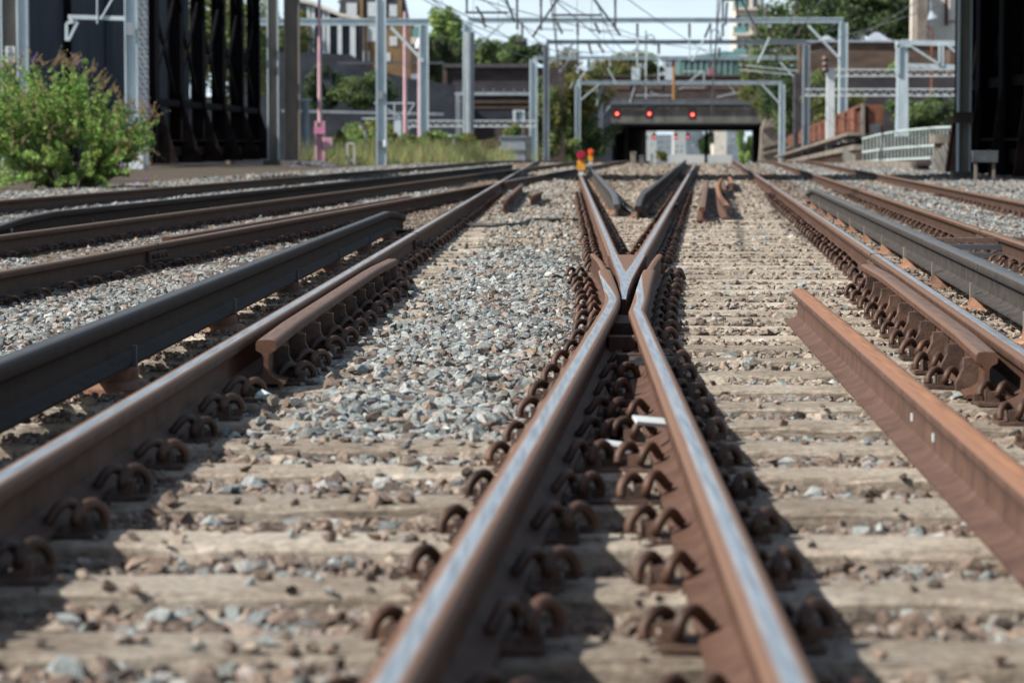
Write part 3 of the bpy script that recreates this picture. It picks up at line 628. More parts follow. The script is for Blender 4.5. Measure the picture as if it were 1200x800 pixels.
# broken white plastic and one pale stone
mb = MB(); c = g2(775, 515, .05)
for k, (dx, dy, dz, lx, ly, rz) in enumerate(((0, .0, .05, .16, .045, .25), (-.02, -.005, .045, .09, .03, .1), (-.13, -.10, .0, .085, .05, -.2), (-.10, -.14, -.02, .06, .03, .4))):
    mb.box((c.x + dx, c.y + dy, c.z + dz), (lx, ly, .008), rot=Matrix.Rotation(rz, 3, 'Z') @ Matrix.Rotation(.3 - .15 * k, 3, 'X') @ Matrix.Rotation(.12, 3, 'Y'))
tag(mb.build('broken_plastic', 'white'), 'broken white plastic scrap caught on a clip between the two wing rails', 'litter')
V, Fc = ROCKS_HI[3]; c = g2(308, 470, 0); M['palestone'] = mat('pale_stone', (.42, .52, .52), .6, 0, scale=60, c2=(.6, .68, .68))
tag(mesh_np('pale_stone', V * .03 + np.array((c.x, c.y, .02)), Fc, M['palestone']), 'small round blue-white stone on the bearer beside the left rail', 'stone')
# red and amber marker lamps
def marker(px, py, D, s, lab, flip=False):
    b = P(px, py, D); b.z = gz(D) + .17; t = empty('marker_lamp', b, lab, 'lamp')
    mb = MB(); mb.span((b.x - .055 * s, D - .04, b.z), (b.x + .055 * s, D + .04, b.z + .10 * s)); mb.build('base', 'white', t)
    mb = MB(); mb.span((b.x - .085 * s, D - .06, b.z + .10 * s), (b.x + .085 * s, D + .06, b.z + .29 * s)); mb.prism([(b.x - .085 * s, b.z + .29 * s), (b.x + .085 * s, b.z + .29 * s), (b.x + .05 * s, b.z + .33 * s), (b.x - .05 * s, b.z + .33 * s)], D - .05, D + .05); mb.build('body', M['amber'], t)
    mb = MB(); mb.tube([(b.x, D - .10, b.z + .42 * s), (b.x, D + .03, b.z + .42 * s)], .105 * s, 20); mb.tube([(b.x, D - .115, b.z + .42 * s), (b.x, D - .10, b.z + .42 * s)], .06 * s, 16); mb.build('lens', M['redlens'], t)
    return t
M['amber'] = mat('amber_plastic', (.62, .27, .02), .45, 0, var=.15); M['redlens'] = mat('red_lens', (.30, .01, .025), .35, 0, var=.25, scale=10)
M['redlens2'] = mat('orange_lens', (.75, .09, .02), .35, 0, var=.2, scale=10)
marker(681, 205, 60, 1.02, 'dark red disc lamp on an amber box at the end of the left vee rail')
t = marker(692, 192, 92, .95, 'smaller orange-red lamp on a pale block, standing beyond the dark red lamp')
for ch in t.children:
    if ch.name.startswith('lens'): ch.data.materials[0] = M['redlens2']

def fishplate(fx, y, side, lab, m='plate'):
    t = empty('fishplate_joint', (fx(y), y, 0), lab, 'rail joint', 'rail joints'); x = fx(y) + side * .02; d = .0735
    mb = MB(); mb.bar((fx(y - .3) + side * .022, y - .3, .088), (fx(y + .3) + side * .022, y + .3, .088), .026, .072); mb.build('plate', m, t)
    for k in (-.21, -.07, .07, .21): mb = MB(); mb.tube([(fx(y + k) + side * .03, y + k, .088), (fx(y + k) + side * .062, y + k, .088)], .017, 6); mb.build('bolt', 'clip', t)
    mb = MB(); mb.bar((fx(y) - .037, y, .1325), (fx(y) + .037, y, .1325), .078 * 0 + .006, .082); mb.build('gap', 'black', t)
fishplate(xR, 17.4, -1, 'bolted joint on the long right rail, just beyond its check rail')
fishplate(xg, 22.3, -1, 'bolted joint on the first rusty rail beyond the grey conductor rail')
fishplate(xL, 21.5, 1, 'bolted joint on the long left rail, beyond its check rail')
fishplate(xd, 19.2, 1, 'bolted joint on the brown rail of the left track')
# ================================================================= beyond the tracks
def B(px, D, z=None):
    p = P(px, 180, D); p.z = gz(D) if z is None else z; return p
def ZP(py, D): return P(600, py, D).z
def PXW(n, D): return n / F * D           # metres covered by n photo pixels at depth D
M['brick'] = mat('brick_golden', (.14, .09, .045), .85, 0, scale=1.2, c2=(.23, .155, .08), bump=.01, bscale=20)
M['brickdark'] = mat('brick_sooty', (.030, .024, .026), .9, 0, scale=.8, c2=(.075, .052, .048), stretch=(1, 1, 3), bump=.01, bscale=12)
M['brickred'] = mat('brick_brown', (.055, .038, .030), .9, 0, scale=.9, c2=(.115, .078, .058), stretch=(1, 1, 3))
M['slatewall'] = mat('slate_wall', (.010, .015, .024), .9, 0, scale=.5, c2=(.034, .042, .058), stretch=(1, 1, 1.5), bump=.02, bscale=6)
M['purplewall'] = mat('engineering_brick', (.020, .020, .027), .9, 0, scale=.5, c2=(.052, .047, .054), stretch=(1, 1, 2))
M['concrete'] = mat('concrete_stained', (.07, .068, .064), .9, 0, scale=1.1, c2=(.15, .142, .13), stretch=(1, 1, .35))
M['stonepale'] = mat('stone_weathered', (.11, .095, .08), .9, 0, scale=1.6, c2=(.26, .225, .19), stretch=(1, 1, .6), bump=.03, bscale=5)
M['cream'] = mat('render_cream', (.50, .47, .42), .8, 0, scale=.7, c2=(.64, .60, .53))
M['tile'] = mat('roof_slate', (.035, .035, .045), .7, 0, scale=2, c2=(.08, .075, .085))
M['coping'] = mat('coping_blue_grey', (.22, .26, .32), .6, 0, scale=1, c2=(.34, .38, .43))
M['glassdark'] = mat('window_glass', (.03, .04, .05), .12, 0, var=.4, scale=.6, spec=.8)
M['glassgreen'] = mat('balcony_glass', (.06, .20, .20), .2, 0, scale=.5, c2=(.16, .34, .33), spec=.8)
M['netgreen'] = mat('green_netting', (.03, .09, .085), .7, 0, scale=.8, c2=(.07, .16, .145))
M['rust'] = mat('rusted_orange', (.07, .028, .02), .85, 0, scale=1.6, c2=(.22, .08, .045))
M['rustdark'] = mat('rusted_dark', (.04, .018, .015), .85, 0, scale=2, c2=(.10, .04, .03))
M['railing'] = mat('railing_green_grey', (.34, .42, .42), .6, 0, scale=2, c2=(.46, .54, .53))
M['pink'] = mat('pink_paint', (.42, .24, .29), .55, 0, scale=2, c2=(.56, .36, .41)); M['pinkhot'] = mat('pink_bright', (.50, .18, .31), .5, 0, var=.15)
M['orangepole'] = mat('orange_pole', (.30, .15, .04), .7, 0, var=.3)
M['redglow'] = emit('red_signal_light', (1, .04, .03), .9); M['redcore'] = emit('red_signal_core', (1, .22, .16), 4)
M['leaf'] = attr_mat('leaf_green', .6, trans=.35); M['bark'] = mat('bark', (.05, .038, .028), .9, 0, scale=3, c2=(.12, .09, .07))
M['gravelgrey'] = mat('gravel_dark', (.05, .05, .055), .95, 0, scale=9, c2=(.16, .16, .165), bump=.05, bscale=30)

# ---- foliage
def leafset(centers, radii, n, size, pal, aspect=.55, droop=0.0, flat=.0, shell=.55, seed=1, holes=None):
    r_ = np.random.default_rng(seed); C = np.array(centers, float); Rr = np.array(radii, float)
    vol = (Rr.prod(1)) ** .7; k = r_.choice(len(C), n, p=vol / vol.sum())
    d = r_.normal(size=(n, 3)); d /= np.linalg.norm(d, axis=1)[:, None]; rad = r_.random(n) ** shell
    p = C[k] + d * rad[:, None] * Rr[k]
    a = r_.normal(size=(n, 3)); a[:, 2] = a[:, 2] * (1 - flat) - droop; a /= np.linalg.norm(a, axis=1)[:, None]
    b = np.cross(a, r_.normal(size=(n, 3))); b /= np.linalg.norm(b, axis=1)[:, None]
    s = size * r_.uniform(.6, 1.35, n)[:, None]; w_ = b * s * aspect * .5; nrm = np.cross(a, b) * s * .12
    v = np.stack([p - a * s * .5, p + w_ + nrm, p + a * s * .5, p - w_ + nrm], 1)
    f = np.arange(n * 4).reshape(n, 4)
    pal = np.array(pal); clump = r_.integers(0, len(pal), len(C)); pi = np.where(r_.random(n) < .5, clump[k], r_.integers(0, len(pal), n))
    c = pal[pi] * r_.uniform(.7, 1.3, n)[:, None]
    return v.reshape(-1, 3), f, np.repeat(c, 4, 0)
GREEN = [(.11, .17, .065), (.16, .23, .085), (.08, .13, .055), (.20, .26, .10)]
YELL = [(.20, .20, .065), (.15, .18, .06), (.25, .22, .08), (.10, .14, .05)]
DARK = [(.035, .065, .035), (.055, .095, .045), (.075, .12, .05), (.045, .07, .04)]
BRIGHT = [(.19, .31, .09), (.25, .38, .12), (.13, .23, .07), (.30, .40, .14)]
def clumps(cx, cy, cz, rx, ry, rz, n, seed, spread=.62, cr=.42):
    r_ = np.random.default_rng(seed); d = r_.normal(size=(n, 3)); d /= np.linalg.norm(d, axis=1)[:, None]
    rad = r_.random(n)[:, None] ** .4 * spread
    C = np.array((cx, cy, cz)) + d * rad * np.array((rx, ry, rz)); q = r_.uniform(.6, 1.2, n)[:, None] * cr
    return C, q * np.array((rx, ry, rz))
def tree(name, px0, px1, py0, py1, D, label, pal=GREEN, n=5000, size=.5, ncl=22, trunk=True, group='trees beyond the railway', seed=1, base=None, aspect=.6, cat='tree', droop=0, cr=.36):
    cx = (px0 + px1) / 2; rx = PXW((px1 - px0) / 2, D); zt, zb = ZP(py0, D), ZP(py1, D); cz = (zt + zb) / 2; rz = (zt - zb) / 2
    b = B(cx, D, min(zb, gz(D)) if base is None else base); t = empty(name, b, label, cat, group)
    C, Rr = clumps(b.x, D, cz, rx * 1.12, min(rx, 5), rz * 1.05, int(ncl * 1.9), seed, spread=.82, cr=cr * .78)
    v, f, c = leafset(C, Rr, int(n * 1.7), size * .8, pal, aspect, droop, seed=seed + 5, shell=.45)
    mesh_np('crown' if cat == 'tree' else 'foliage', v, f, M['leaf'], c, parent=t)
    if trunk:
        mb = MB(); mb.tube([tuple(b), (b.x + .1, D, b.z + (cz - b.z) * .5), (b.x - .1, D, cz)], .2, 7, radii=[.05 + rx * .07, .04 + rx * .05, .03 + rx * .03])
        for i in range(5):
            e = C[i * 3 % len(C)]; mb.tube([(b.x, D, b.z + (cz - b.z) * (.55 + .08 * i)), tuple((np.array((b.x, D, cz)) + e) / 2), tuple(e)], .06, 5, radii=[.03 + rx * .025, .05, .02])
        mb.build('trunk' if cat == 'tree' else 'stem', 'bark', t)
    return t

# ---- masts
def hmast(px, wpx, D, ytop, label, m='steelbrown', edge='galv', ybase=None, name='catenary_mast', group=None):
    b = B(px, D); t = empty(name, b, label, 'mast', group); w_ = PXW(wpx, D); z1 = ZP(ytop, D); fl = w_ * .10
    mb = MB(); mb.span((b.x - w_ / 2 + fl, D - .02, b.z), (b.x + w_ / 2 - fl, D + .02, z1)); mb.build('web', m, t)
    for s in (-1, 1):
        mb = MB(); mb.span((b.x + s * w_ / 2, D - w_ * .42, b.z), (b.x + s * (w_ / 2 - fl), D + w_ * .42, z1)); mb.build('flange', edge, t)
    mb = MB(); mb.span((b.x - w_ * .9, D - w_ * .8, b.z - .1), (b.x + w_ * .9, D + w_ * .8, b.z + .18)); mb.build('foundation', 'concrete', t)
    return t, b
def insul(mb, a, b_, r=.07, n=5):
    a = Vector(a); b_ = Vector(b_); pts = [a.lerp(b_, i / (2 * n)) for i in range(2 * n + 1)]
    mb.tube(pts, r, 7, radii=[(r if i % 2 else r * .5) for i in range(2 * n + 1)])
def drops(t, D, lst, m='steeldark', r=.045):
    """hanging tubes and insulators: (kind, x0,y0,x1,y1)"""
    for k, x0, y0, x1, y1 in lst:
        a, b_ = P(x0, y0, D), P(x1, y1, D); mb = MB()
        if k == 't': mb.tube([a, b_], r, 6); mb.build('drop_tube', m, t)
        elif k == 'l': mb.tube([a, b_], r, 6); mb.build('drop_tube', 'galv', t)
        else: insul(mb, a, b_, .09 * D / 150); mb.build('insulator', 'insul', t)
def portal(pl, pr, D, ybeam, bh, label, m='galv', pw=8, pwr=None, braces=(), posts=(1, 1), lattice=False, box=False, x0=None, x1=None, ytr=None):
    t = empty('catenary_portal', B((pl + pr) / 2, D), label, 'catenary portal', 'portals over the railway')
    zt = ZP(ybeam, D); h = PXW(bh, D); xa_, xb_ = B(x0 if x0 is not None else pl, D).x, B(x1 if x1 is not None else pr, D).x
    mb = MB()
    if lattice:
        mb.span((xa_, D - .1, zt - h * .16), (xb_, D + .1, zt)); mb.span((xa_, D - .1, zt - h), (xb_, D + .1, zt - h * .84))
        n = int((xb_ - xa_) / (h * 1.1)); 
        for i in range(n):
            u0 = xa_ + (xb_ - xa_) * i / n; u1 = xa_ + (xb_ - xa_) * (i + 1) / n; um = (u0 + u1) / 2
            mb.bar((u0, D, zt - h * .9), (um, D, zt - h * .1), h * .09); mb.bar((um, D, zt - h * .1), (u1, D, zt - h * .9), h * .09)
    else:
        f_ = h * .16; mb.span((xa_, D - .16, zt - f_), (xb_, D + .16, zt)); mb.span((xa_, D - .16, zt - h), (xb_, D + .16, zt - h + f_)); mb.span((xa_, D - .03, zt - h + f_ + .002), (xb_, D + .03, zt - f_ - .002))
    mb.build('beam', m, t)
    for px, on, wp in ((pl, posts[0], pw), (pr, posts[1], pwr or pw)):
        if not on: continue
        b = B(px, D); w_ = PXW(wp, D); mb = MB(); fl = w_ * .18
        mb.span((b.x - w_ / 2, D - w_ / 2, b.z), (b.x - w_ / 2 + fl, D + w_ / 2, zt - h)); mb.span((b.x + w_ / 2 - fl, D - w_ / 2, b.z), (b.x + w_ / 2, D + w_ / 2, zt - h)); mb.span((b.x - w_ / 2 + fl, D - w_ * .1, b.z), (b.x + w_ / 2 - fl, D + w_ * .1, zt - h))
        mb.build('post', m, t)
    for (ax, ay, bx, by) in braces:
        mb = MB(); mb.bar(P(ax, ay, D - .25), P(bx, by, D - .25), h * .42, h * .42); mb.build('brace', m, t)
    return t
# nearest gantry: its beam is above the picture, its hanging gear reaches into it
t = portal(447, 1141, 102, -14, 9, 'broad pale mast with small black fittings, and the gear hanging at top centre', pw=12, pwr=6)
drops(t, 102, [('t', 547, -14, 547, 15), ('t', 545, 15, 596, 15), ('t', 588, -14, 603, 26), ('i', 606, -6, 606, 9), ('t', 606, 9, 606, 35), ('i', 634, -8, 634, 8), ('t', 634, 8, 634, 36), ('t', 656, -4, 634, 28),
               ('i', 633, 30, 624, 44), ('t', 646, 18, 706, 18), ('t', 692, -6, 716, 26), ('i', 717, 27, 727, 42), ('i', 721, -6, 721, 8), ('t', 721, 8, 721, 33), ('t', 558, 8, 568, 24), ('i', 565, 22, 569, 33),
               ('t', 846, 0, 871, 0), ('t', 847, 0, 847, 24), ('i', 864, -4, 864, 22), ('t', 868, -2, 884, 30), ('i', 884, 28, 887, 42), ('t', 852, 3, 850, 30)])
mb = MB(); a = B(447, 102); mb.span((a.x - .1, 101.7, ZP(116, 102)), (a.x + .08, 101.78, ZP(107, 102))); mb.build('plate', 'steelgrey', t)
mb = MB(); mb.span((a.x - .12, 101.6, ZP(172, 102)), (a.x + .1, 101.78, ZP(166, 102))); mb.build('collar', 'steeldark', t)
mb = MB(); mb.tube([P(452, 172, 101.6), P(452, 164, 101.6)], .09, 10); mb.build('cap', 'white', t)
t = portal(548, 987, 150, 21, 6, 'pale portal spanning the central tracks, diagonal braces at both upper corners', pw=11, pwr=10, braces=((590, 27, 557, 57), (947, 30, 983, 68)))
drops(t, 150, [('i', 612, 27, 612, 43), ('t', 612, 43, 612, 50), ('i', 653, 27, 659, 40), ('i', 677, 27, 677, 42), ('t', 677, 42, 677, 72), ('i', 697, 27, 703, 40), ('i', 747, 28, 747, 44), ('l', 747, 44, 747, 66),
               ('i', 808, 28, 808, 44), ('l', 808, 44, 808, 70), ('i', 833, 28, 826, 44), ('l', 826, 44, 811, 72), ('i', 847, 28, 847, 43), ('i', 899, 4, 898, 24), ('i', 933, 3, 931, 23), ('l', 633, 34, 673, 36), ('l', 690, 36, 722, 36), ('i', 906, 33, 902, 44), ('l', 902, 44, 888, 74), ('i', 937, 30, 937, 42)])
mb = MB(); a = B(548, 150); mb.tube([(a.x + .12, 149.7, a.z), (a.x + .12, 149.7, ZP(60, 150)), (a.x + .12, 149.7, ZP(38, 150))], .2, 12, radii=[.22, .26, .28]); mb.build('sleeve', 'steelgrey', t)
t = portal(640, 944, 176, 47, 5, 'dark steel portal just behind and inside the pale one with the corner braces', m='steelgrey', pw=7, pwr=8, braces=((675, 49, 647, 73),))
drops(t, 176, [('i', 690, 52, 693, 64), ('i', 701, 52, 708, 62), ('i', 747, 52, 747, 62), ('l', 747, 62, 747, 78), ('t', 757, 36, 757, 50), ('l', 757, 62, 757, 96), ('i', 772, 52, 772, 63), ('l', 772, 63, 772, 96), ('i', 843, 56, 843, 67), ('t', 833, 32, 833, 66), ('l', 674, 62, 655, 85), ('i', 912, 58, 910, 70)])
t = portal(625, 940, 206, 66, 4, 'thin pale portal with rows of small insulators, third over the central tracks', pw=9, posts=(1, 0), braces=((914, 73, 941, 102),))
drops(t, 206, [('i', x, 70, x + random.uniform(-3, 3), 79) for x in (660, 668, 676, 690, 700, 712, 716, 738, 755, 790, 870)] + [('l', x, 60, x, 66) for x in range(655, 760, 13)] + [('l', 650, 60, 765, 62), ('l', 690, 78, 676, 98), ('l', 712, 80, 722, 98), ('l', 866, 76, 940, 84), ('l', 866, 82, 940, 89), ('i', 924, 60, 930, 66)])
t = portal(677, 916, 262, 95, 4, 'slender pale portal low in front of the road bridge parapet', pw=6.5, braces=((703, 98, 681, 117), (892, 98, 913, 121)))
drops(t, 262, [('l', 700, 98, 700, 124), ('l', 745, 98, 738, 120), ('l', 757, 98, 757, 116), ('l', 822, 84, 792, 109), ('i', 797, 105, 792, 110), ('l', 825, 84, 825, 103), ('l', 800, 103, 825, 103), ('l', 800, 84, 825, 84), ('l', 852, 98, 861, 108), ('l', 672, 96, 668, 103), ('l', 708, 95, 699, 124)])
t = portal(704, 886, 305, 117, 4, 'lowest pale gantry beam, just above the three near red signals', m='steelgrey', pw=4, posts=(1, 0), x0=706, x1=884)
drops(t, 305, [('l', 718, 120, 705, 137), ('l', 762, 108, 775, 113), ('l', 745, 112, 790, 112), ('l', 840, 114, 868, 108), ('i', 866, 109, 869, 106)])
t = portal(340, 497, 150, 22, 8, 'pale portal beam reaching left from a post among shrubs', pw=11, posts=(0, 1), x0=290, x1=503, braces=((458, 32, 496, 72),))
# masts
t, b = hmast(14, 21, 78, -20, 'broad weathered mast at the far left edge carrying a small white number plate')
s = P(12, 64, 77.6); ob = empty('number_plate', s, 'small white number plate strapped to the broad mast at far left', 'sign')
mb = MB(); mb.box(s, (.27, .02, .46)); mb.build('panel', 'white', ob)
mb = MB(); mb.span((s.x - .25, 77.62, s.z + .10), (s.x + .27, 77.64, s.z + .12)); mb.build('strap', 'galv', ob)
mb = MB(); mb.span((s.x - .25, 77.62, s.z - .06), (s.x + .27, 77.64, s.z - .04)); mb.build('strap', 'galv', ob)
def text(par, body, loc, size, m, name='lettering', rot=0):
    cu = bpy.data.curves.new(name, 'FONT'); cu.body = body; cu.size = size; cu.align_x = 'CENTER'; cu.align_y = 'CENTER'; cu.extrude = .003; cu.materials.append(M[m])
    o0 = bpy.data.objects.new(name, cu); me_ = bpy.data.meshes.new_from_object(o0); bpy.data.objects.remove(o0); o = bpy.data.objects.new(name, me_); col.objects.link(o); o.parent = par; o.location = Vector(loc) - par.location; o.rotation_euler = (R(90), 0, rot); return o
for tx, dz in (('G', .14), ('09', 0), ('27', -.14)): text(ob, tx, (s.x, 77.58, s.z + dz), .17, 'ink')
hmast(29, 12, 96, -20, 'plain pale mast directly behind the mast with the number plate', m='galv')
t, b = hmast(155.5, 15, 92, -20, 'pale blue-grey mast behind the bush with a bracket arm reaching left', m='galv')
mb = MB(); mb.bar(P(148, 22, 92), P(80, 20, 92), .12, .14); mb.build('bracket_arm', 'galv', t)
mb = MB(); mb.bar(P(78, 28, 92), P(78, 48, 92), .10); mb.bar(P(80, 48, 92), P(91, 26, 92), .09); mb.bar(P(78, 27, 92), P(90, 26, 92), .09); mb.bar(P(83, 20, 92), P(84, 28, 92), .14); mb.build('bracket', 'galv', t)
mb = MB(); mb.tube([P(114, -10, 91.9), P(114, 28, 91.9)], .03, 6); mb.build('drop_tube', 'galv', t)
mb = MB(); mb.tube([P(137, -10, 91.9), P(118, 23, 91.9)], .03, 6); mb.build('stay', 'galv', t)
mb = MB(); mb.box(P(153, 34, 91.7), (.26, .06, .42)); mb.build('plate', 'steelgrey', t)
mb = MB(); a = B(158, 91); mb.span((a.x - .32, 90.6, a.z), (a.x + .32, 91.4, ZP(170, 91))); mb.build('plinth', 'white', t)
hmast(320.5, 13, 118, -10, 'slimmer of the two brown weathered masts right of the black girder')
hmast(343, 18, 112, -10, 'wider of the two brown weathered masts right of the black girder', edge='steelbrown')
t, b = hmast(1129, 15, 66, -10, 'dark weathered mast with a brown notice beside the black girder on the right')
s = P(1129, 138, 65.5); ob = empty('notice', s, 'small brown three-line notice on the dark mast at right', 'sign')
mb = MB(); mb.box(s, (.44, .02, .27)); mb.build('panel', 'brickred', ob)
for k, (dz, w_) in enumerate(((.075, .34), (0, .36), (-.075, .28))):
    mb = MB(); 
    x = -w_ / 2
    while x < w_ / 2: l = random.uniform(.03, .07); mb.span((s.x + x, 65.47, s.z + dz - .018), (s.x + min(x + l, w_ / 2), 65.485, s.z + dz + .018)); x += l + .02
    o = mb.build('lettering', 'black', ob)
t = empty('catenary_mast', B(1056.5, 122), 'pale tapering mast standing behind the curved railing, thick cap at its top', 'mast'); a = B(1056.5, 122)
mb = MB(); wt, wb = PXW(11, 122) / 2, PXW(15, 122) / 2; zt = ZP(48, 122); mb.add([(a.x - wb, 121.8, a.z), (a.x + wb, 121.8, a.z), (a.x + wb, 122.2, a.z), (a.x - wb, 122.2, a.z), (a.x - wt, 121.8, zt), (a.x + wt, 121.8, zt), (a.x + wt, 122.2, zt), (a.x - wt, 122.2, zt)], [(0, 1, 5, 4), (1, 2, 6, 5), (2, 3, 7, 6), (3, 0, 4, 7), (4, 5, 6, 7)]); mb.build('shaft', 'galv', t)
mb = MB(); mb.span((a.x - wt - .08, 121.7, zt - .3), (a.x + wt + .05, 122.3, zt)); mb.span((a.x - wt - .12, 121.7, zt - 1.5), (a.x - wt + .05, 121.9, zt - .2)); mb.build('cap', 'galv', t)
# open frame between this mast and the girder
t = empty('access_platform', B(1100, 123), 'pale braced steel frame between the tapering mast and the black girder', 'platform')
for (x0, y0, x1, y1, wd) in ((1063, 50, 1156, 53, .22), (1063, 77, 1156, 80, .2)): mb = MB(); mb.bar(P(x0, y0, 123), P(x1, y1, 123), .2, wd); mb.build('beam', 'galv', t)
for (x0, y0, x1, y1) in ((1065, 53, 1103, 77), (1105, 52, 1105, 78), (1109, 52, 1123, 64), (1147, 50, 1147, 80), (1101, 52, 1101, 78), (1142, 75, 1152, 80)): mb = MB(); mb.bar(P(x0, y0, 122.9), P(x1, y1, 122.9), .09); mb.build('brace', 'galv', t)
t = empty('catenary_mast', B(972, 140), 'short white mast with a dark insulator on top, in front of the lattice beams', 'mast')
mb = MB(); a = B(972.5, 140); mb.span((a.x - .2, 139.8, a.z), (a.x + .2, 140.2, ZP(80, 140))); mb.build('shaft', 'white', t)
mb = MB(); insul(mb, P(967, 86, 139.7), P(967, 66, 139.7), .2, 3); mb.build('insulator', 'insul', t)
for yb, pl, lab in ((81, 975, 'upper of the two white lattice beams before the brick wall on the right'), (104, 950, 'lower of the two white lattice beams before the brick wall on the right')):
    t = portal(pl, 1160, 145, yb, 9, lab, m='white', lattice=True, posts=(0, 1), x0=pl - 4 if yb < 100 else 943, x1=1158, pwr=6)
# pink masts
def pinkmast(px, D, y0, yb, lab, base=True, cap=False):
    b = B(px, D); t = empty('pink_mast', b, lab, 'mast', 'pink painted masts'); rr = PXW(2.4, D)
    mb = MB(); mb.tube([(b.x, D, b.z), (b.x, D, ZP(y0 + (yb - y0) * .45, D)), (b.x, D, ZP(y0, D))], rr, 10, radii=[rr * 1.1, rr, rr * .75]); mb.build('shaft', 'pink', t)
    if base:
        for s_ in (-1, 1): mb = MB(); x = b.x + s_ * PXW(4.4, D); mb.span((x - .05, D - .15, b.z), (x + .05, D + .15, ZP(142, D))); mb.build('channel', 'pink', t)
        mb = MB(); mb.span((b.x - PXW(6.5, D), D - .2, ZP(157, D)), (b.x + PXW(6.5, D), D - .153, ZP(149, D))); mb.build('clamp', 'pinkhot', t)
        mb = MB(); mb.span((b.x + PXW(6, D), D - .3, ZP(174, D)), (b.x + PXW(15, D), D - .05, ZP(161, D))); mb.build('box', 'pink', t)
    else:
        mb = MB(); mb.span((b.x - PXW(4, D), D - .25, b.z), (b.x + PXW(4, D), D + .25, ZP(yb - 12, D))); mb.build('base', 'pinkhot', t)
    if cap: mb = MB(); mb.tube([P(px, y0 + 7, D), P(px, y0 + 2, D), P(px, y0 - 6, D)], .2, 10, radii=[.32, .3, .08]); mb.build('lamp_head', 'white', t)
    return t
pinkmast(375, 108, -10, 190, 'tallest pink mast, with channels and a pink box on its base')
pinkmast(475, 158, 14, 175, 'thin pink mast with a bright pink foot, between the two pale posts', base=False)
pinkmast(492, 170, 50, 175, 'thin pink mast topped by a white conical lamp, touching the pale post', base=False, cap=True)
# wires
for k, (fx, lab) in enumerate(((xc, 'left track'), (xL, 'left central track'), (xB, 'right central track'), (xg, 'right track'), (xa, 'far left track'))):
    x_ = lambda y, fx=fx: fx(y) + .75
    pts = [(x_(y), y, gz(y) + 4.9 + (.0 if y < 150 else 0)) for y in range(20, 330, 20)]
    mb = MB(); mb.tube(pts, .018, 5); tag(mb.build('contact_wire', 'wire'), 'thin contact wire strung above the ' + lab, 'wire', 'overhead wires')
    pts = []
    for y in range(20, 330, 5): pts.append((x_(y), y, gz(y) + 5.4 + .9 * (((y - 102) / 24) % 2 - 1) ** 2))
    mb = MB(); mb.tube(pts, .02, 5)
    for y in range(30, 330, 10): z = gz(y) + 5.4 + .9 * (((y - 102) / 24) % 2 - 1) ** 2; mb.tube([(x_(y), y, z), (x_(y), y, gz(y) + 4.9)], .008, 4)
    tag(mb.build('catenary_wire', 'wire'), 'sagging support wire with droppers strung above the ' + lab, 'wire', 'overhead wires')
for i, (x0, y0, D0, x1, y1, D1, lab) in enumerate(((545, -5, 102, 880, 62, 206, 'long wire slanting from the hanging gear at top left to the third portal'), (640, -8, 102, 800, 50, 176, 'wire slanting down between the first and second portals'), (560, -5, 102, 700, 64, 206, 'wire descending left of centre across the sky'),
                                    (480, -10, 90, 640, 50, 176, 'wire descending over the bright tree at left'), (1085, -5, 102, 940, 62, 206, 'wire crossing the trees above the right brick wall'), (1110, 3, 102, 870, 60, 206, 'lower wire crossing the trees above the right brick wall'), (500, -5, 90, 630, 68, 206, 'faint wire left of the small central tree'), (720, -12, 102, 900, 95, 262, 'wire running down towards the modern flats'))):
    mb = MB(); a, b_ = P(x0, y0, D0), P(x1, y1, D1); mb.tube([a.lerp(b_, u / 12) - Vector((0, 0, 1.0 * 4 * u / 12 * (1 - u / 12))) * .5 for u in range(13)], .02, 5)
    tag(mb.build('feeder_wire', 'wire'), lab, 'wire', 'feeder wires')

# ---- black lattice girders
def girder(x0, y0, x1, y1, n, face, label, htop, depth=.95, gf=.75):
    t = empty('bridge_girder', (x0, y0, gz(y0)), label, 'bridge girder'); d = Vector((x1 - x0, y1 - y0, 0)); Ln = d.length; u = d / Ln
    mb = MB(); mb.bar((x0, y0, .55), (x1, y1, .55), .5, .35); mb.bar((x0, y0, .95), (x1, y1, .95), .8, .05); mb.build('bottom_chord', 'girderrustshade', t)
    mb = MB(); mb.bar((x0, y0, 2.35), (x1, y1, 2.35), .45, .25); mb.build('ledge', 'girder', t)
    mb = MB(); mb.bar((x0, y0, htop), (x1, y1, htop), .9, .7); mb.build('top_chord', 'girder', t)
    for i in range(n):
        p = Vector((x0, y0, 0)) + d * (i / (n - 1)); mb = MB()
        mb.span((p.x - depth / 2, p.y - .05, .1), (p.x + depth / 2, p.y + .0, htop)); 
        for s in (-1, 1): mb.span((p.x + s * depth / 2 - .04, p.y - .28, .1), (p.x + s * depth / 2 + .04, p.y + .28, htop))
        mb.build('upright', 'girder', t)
        mb = MB(); q = p.x + face * depth / 2
        mb.prism([(q, 2.4), (q + face * gf, .1), (q, .1)] if face > 0 else [(q, .1), (q + face * gf, .1), (q, 2.4)], p.y - .12, p.y - .06); mb.bar((q, p.y - .09, 2.4), (q + face * gf, p.y - .09, .1), .1, .05); mb.build('gusset', 'girderrustshade', t)
        if i < n - 1:
            r_ = p + d / (n - 1)
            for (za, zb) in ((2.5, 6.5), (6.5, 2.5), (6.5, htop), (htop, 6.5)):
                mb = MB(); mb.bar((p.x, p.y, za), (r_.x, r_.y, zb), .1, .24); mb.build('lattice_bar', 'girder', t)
    return t
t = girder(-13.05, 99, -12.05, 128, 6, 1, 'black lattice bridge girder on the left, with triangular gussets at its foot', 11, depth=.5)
mb = MB(); a = B(169, 95); mb.span((a.x - .17, 94.9, .1), (a.x + .17, 95.1, 11))
mb.build('riveted_post', 'steelgrey', t)
k = 0
mb = MB()
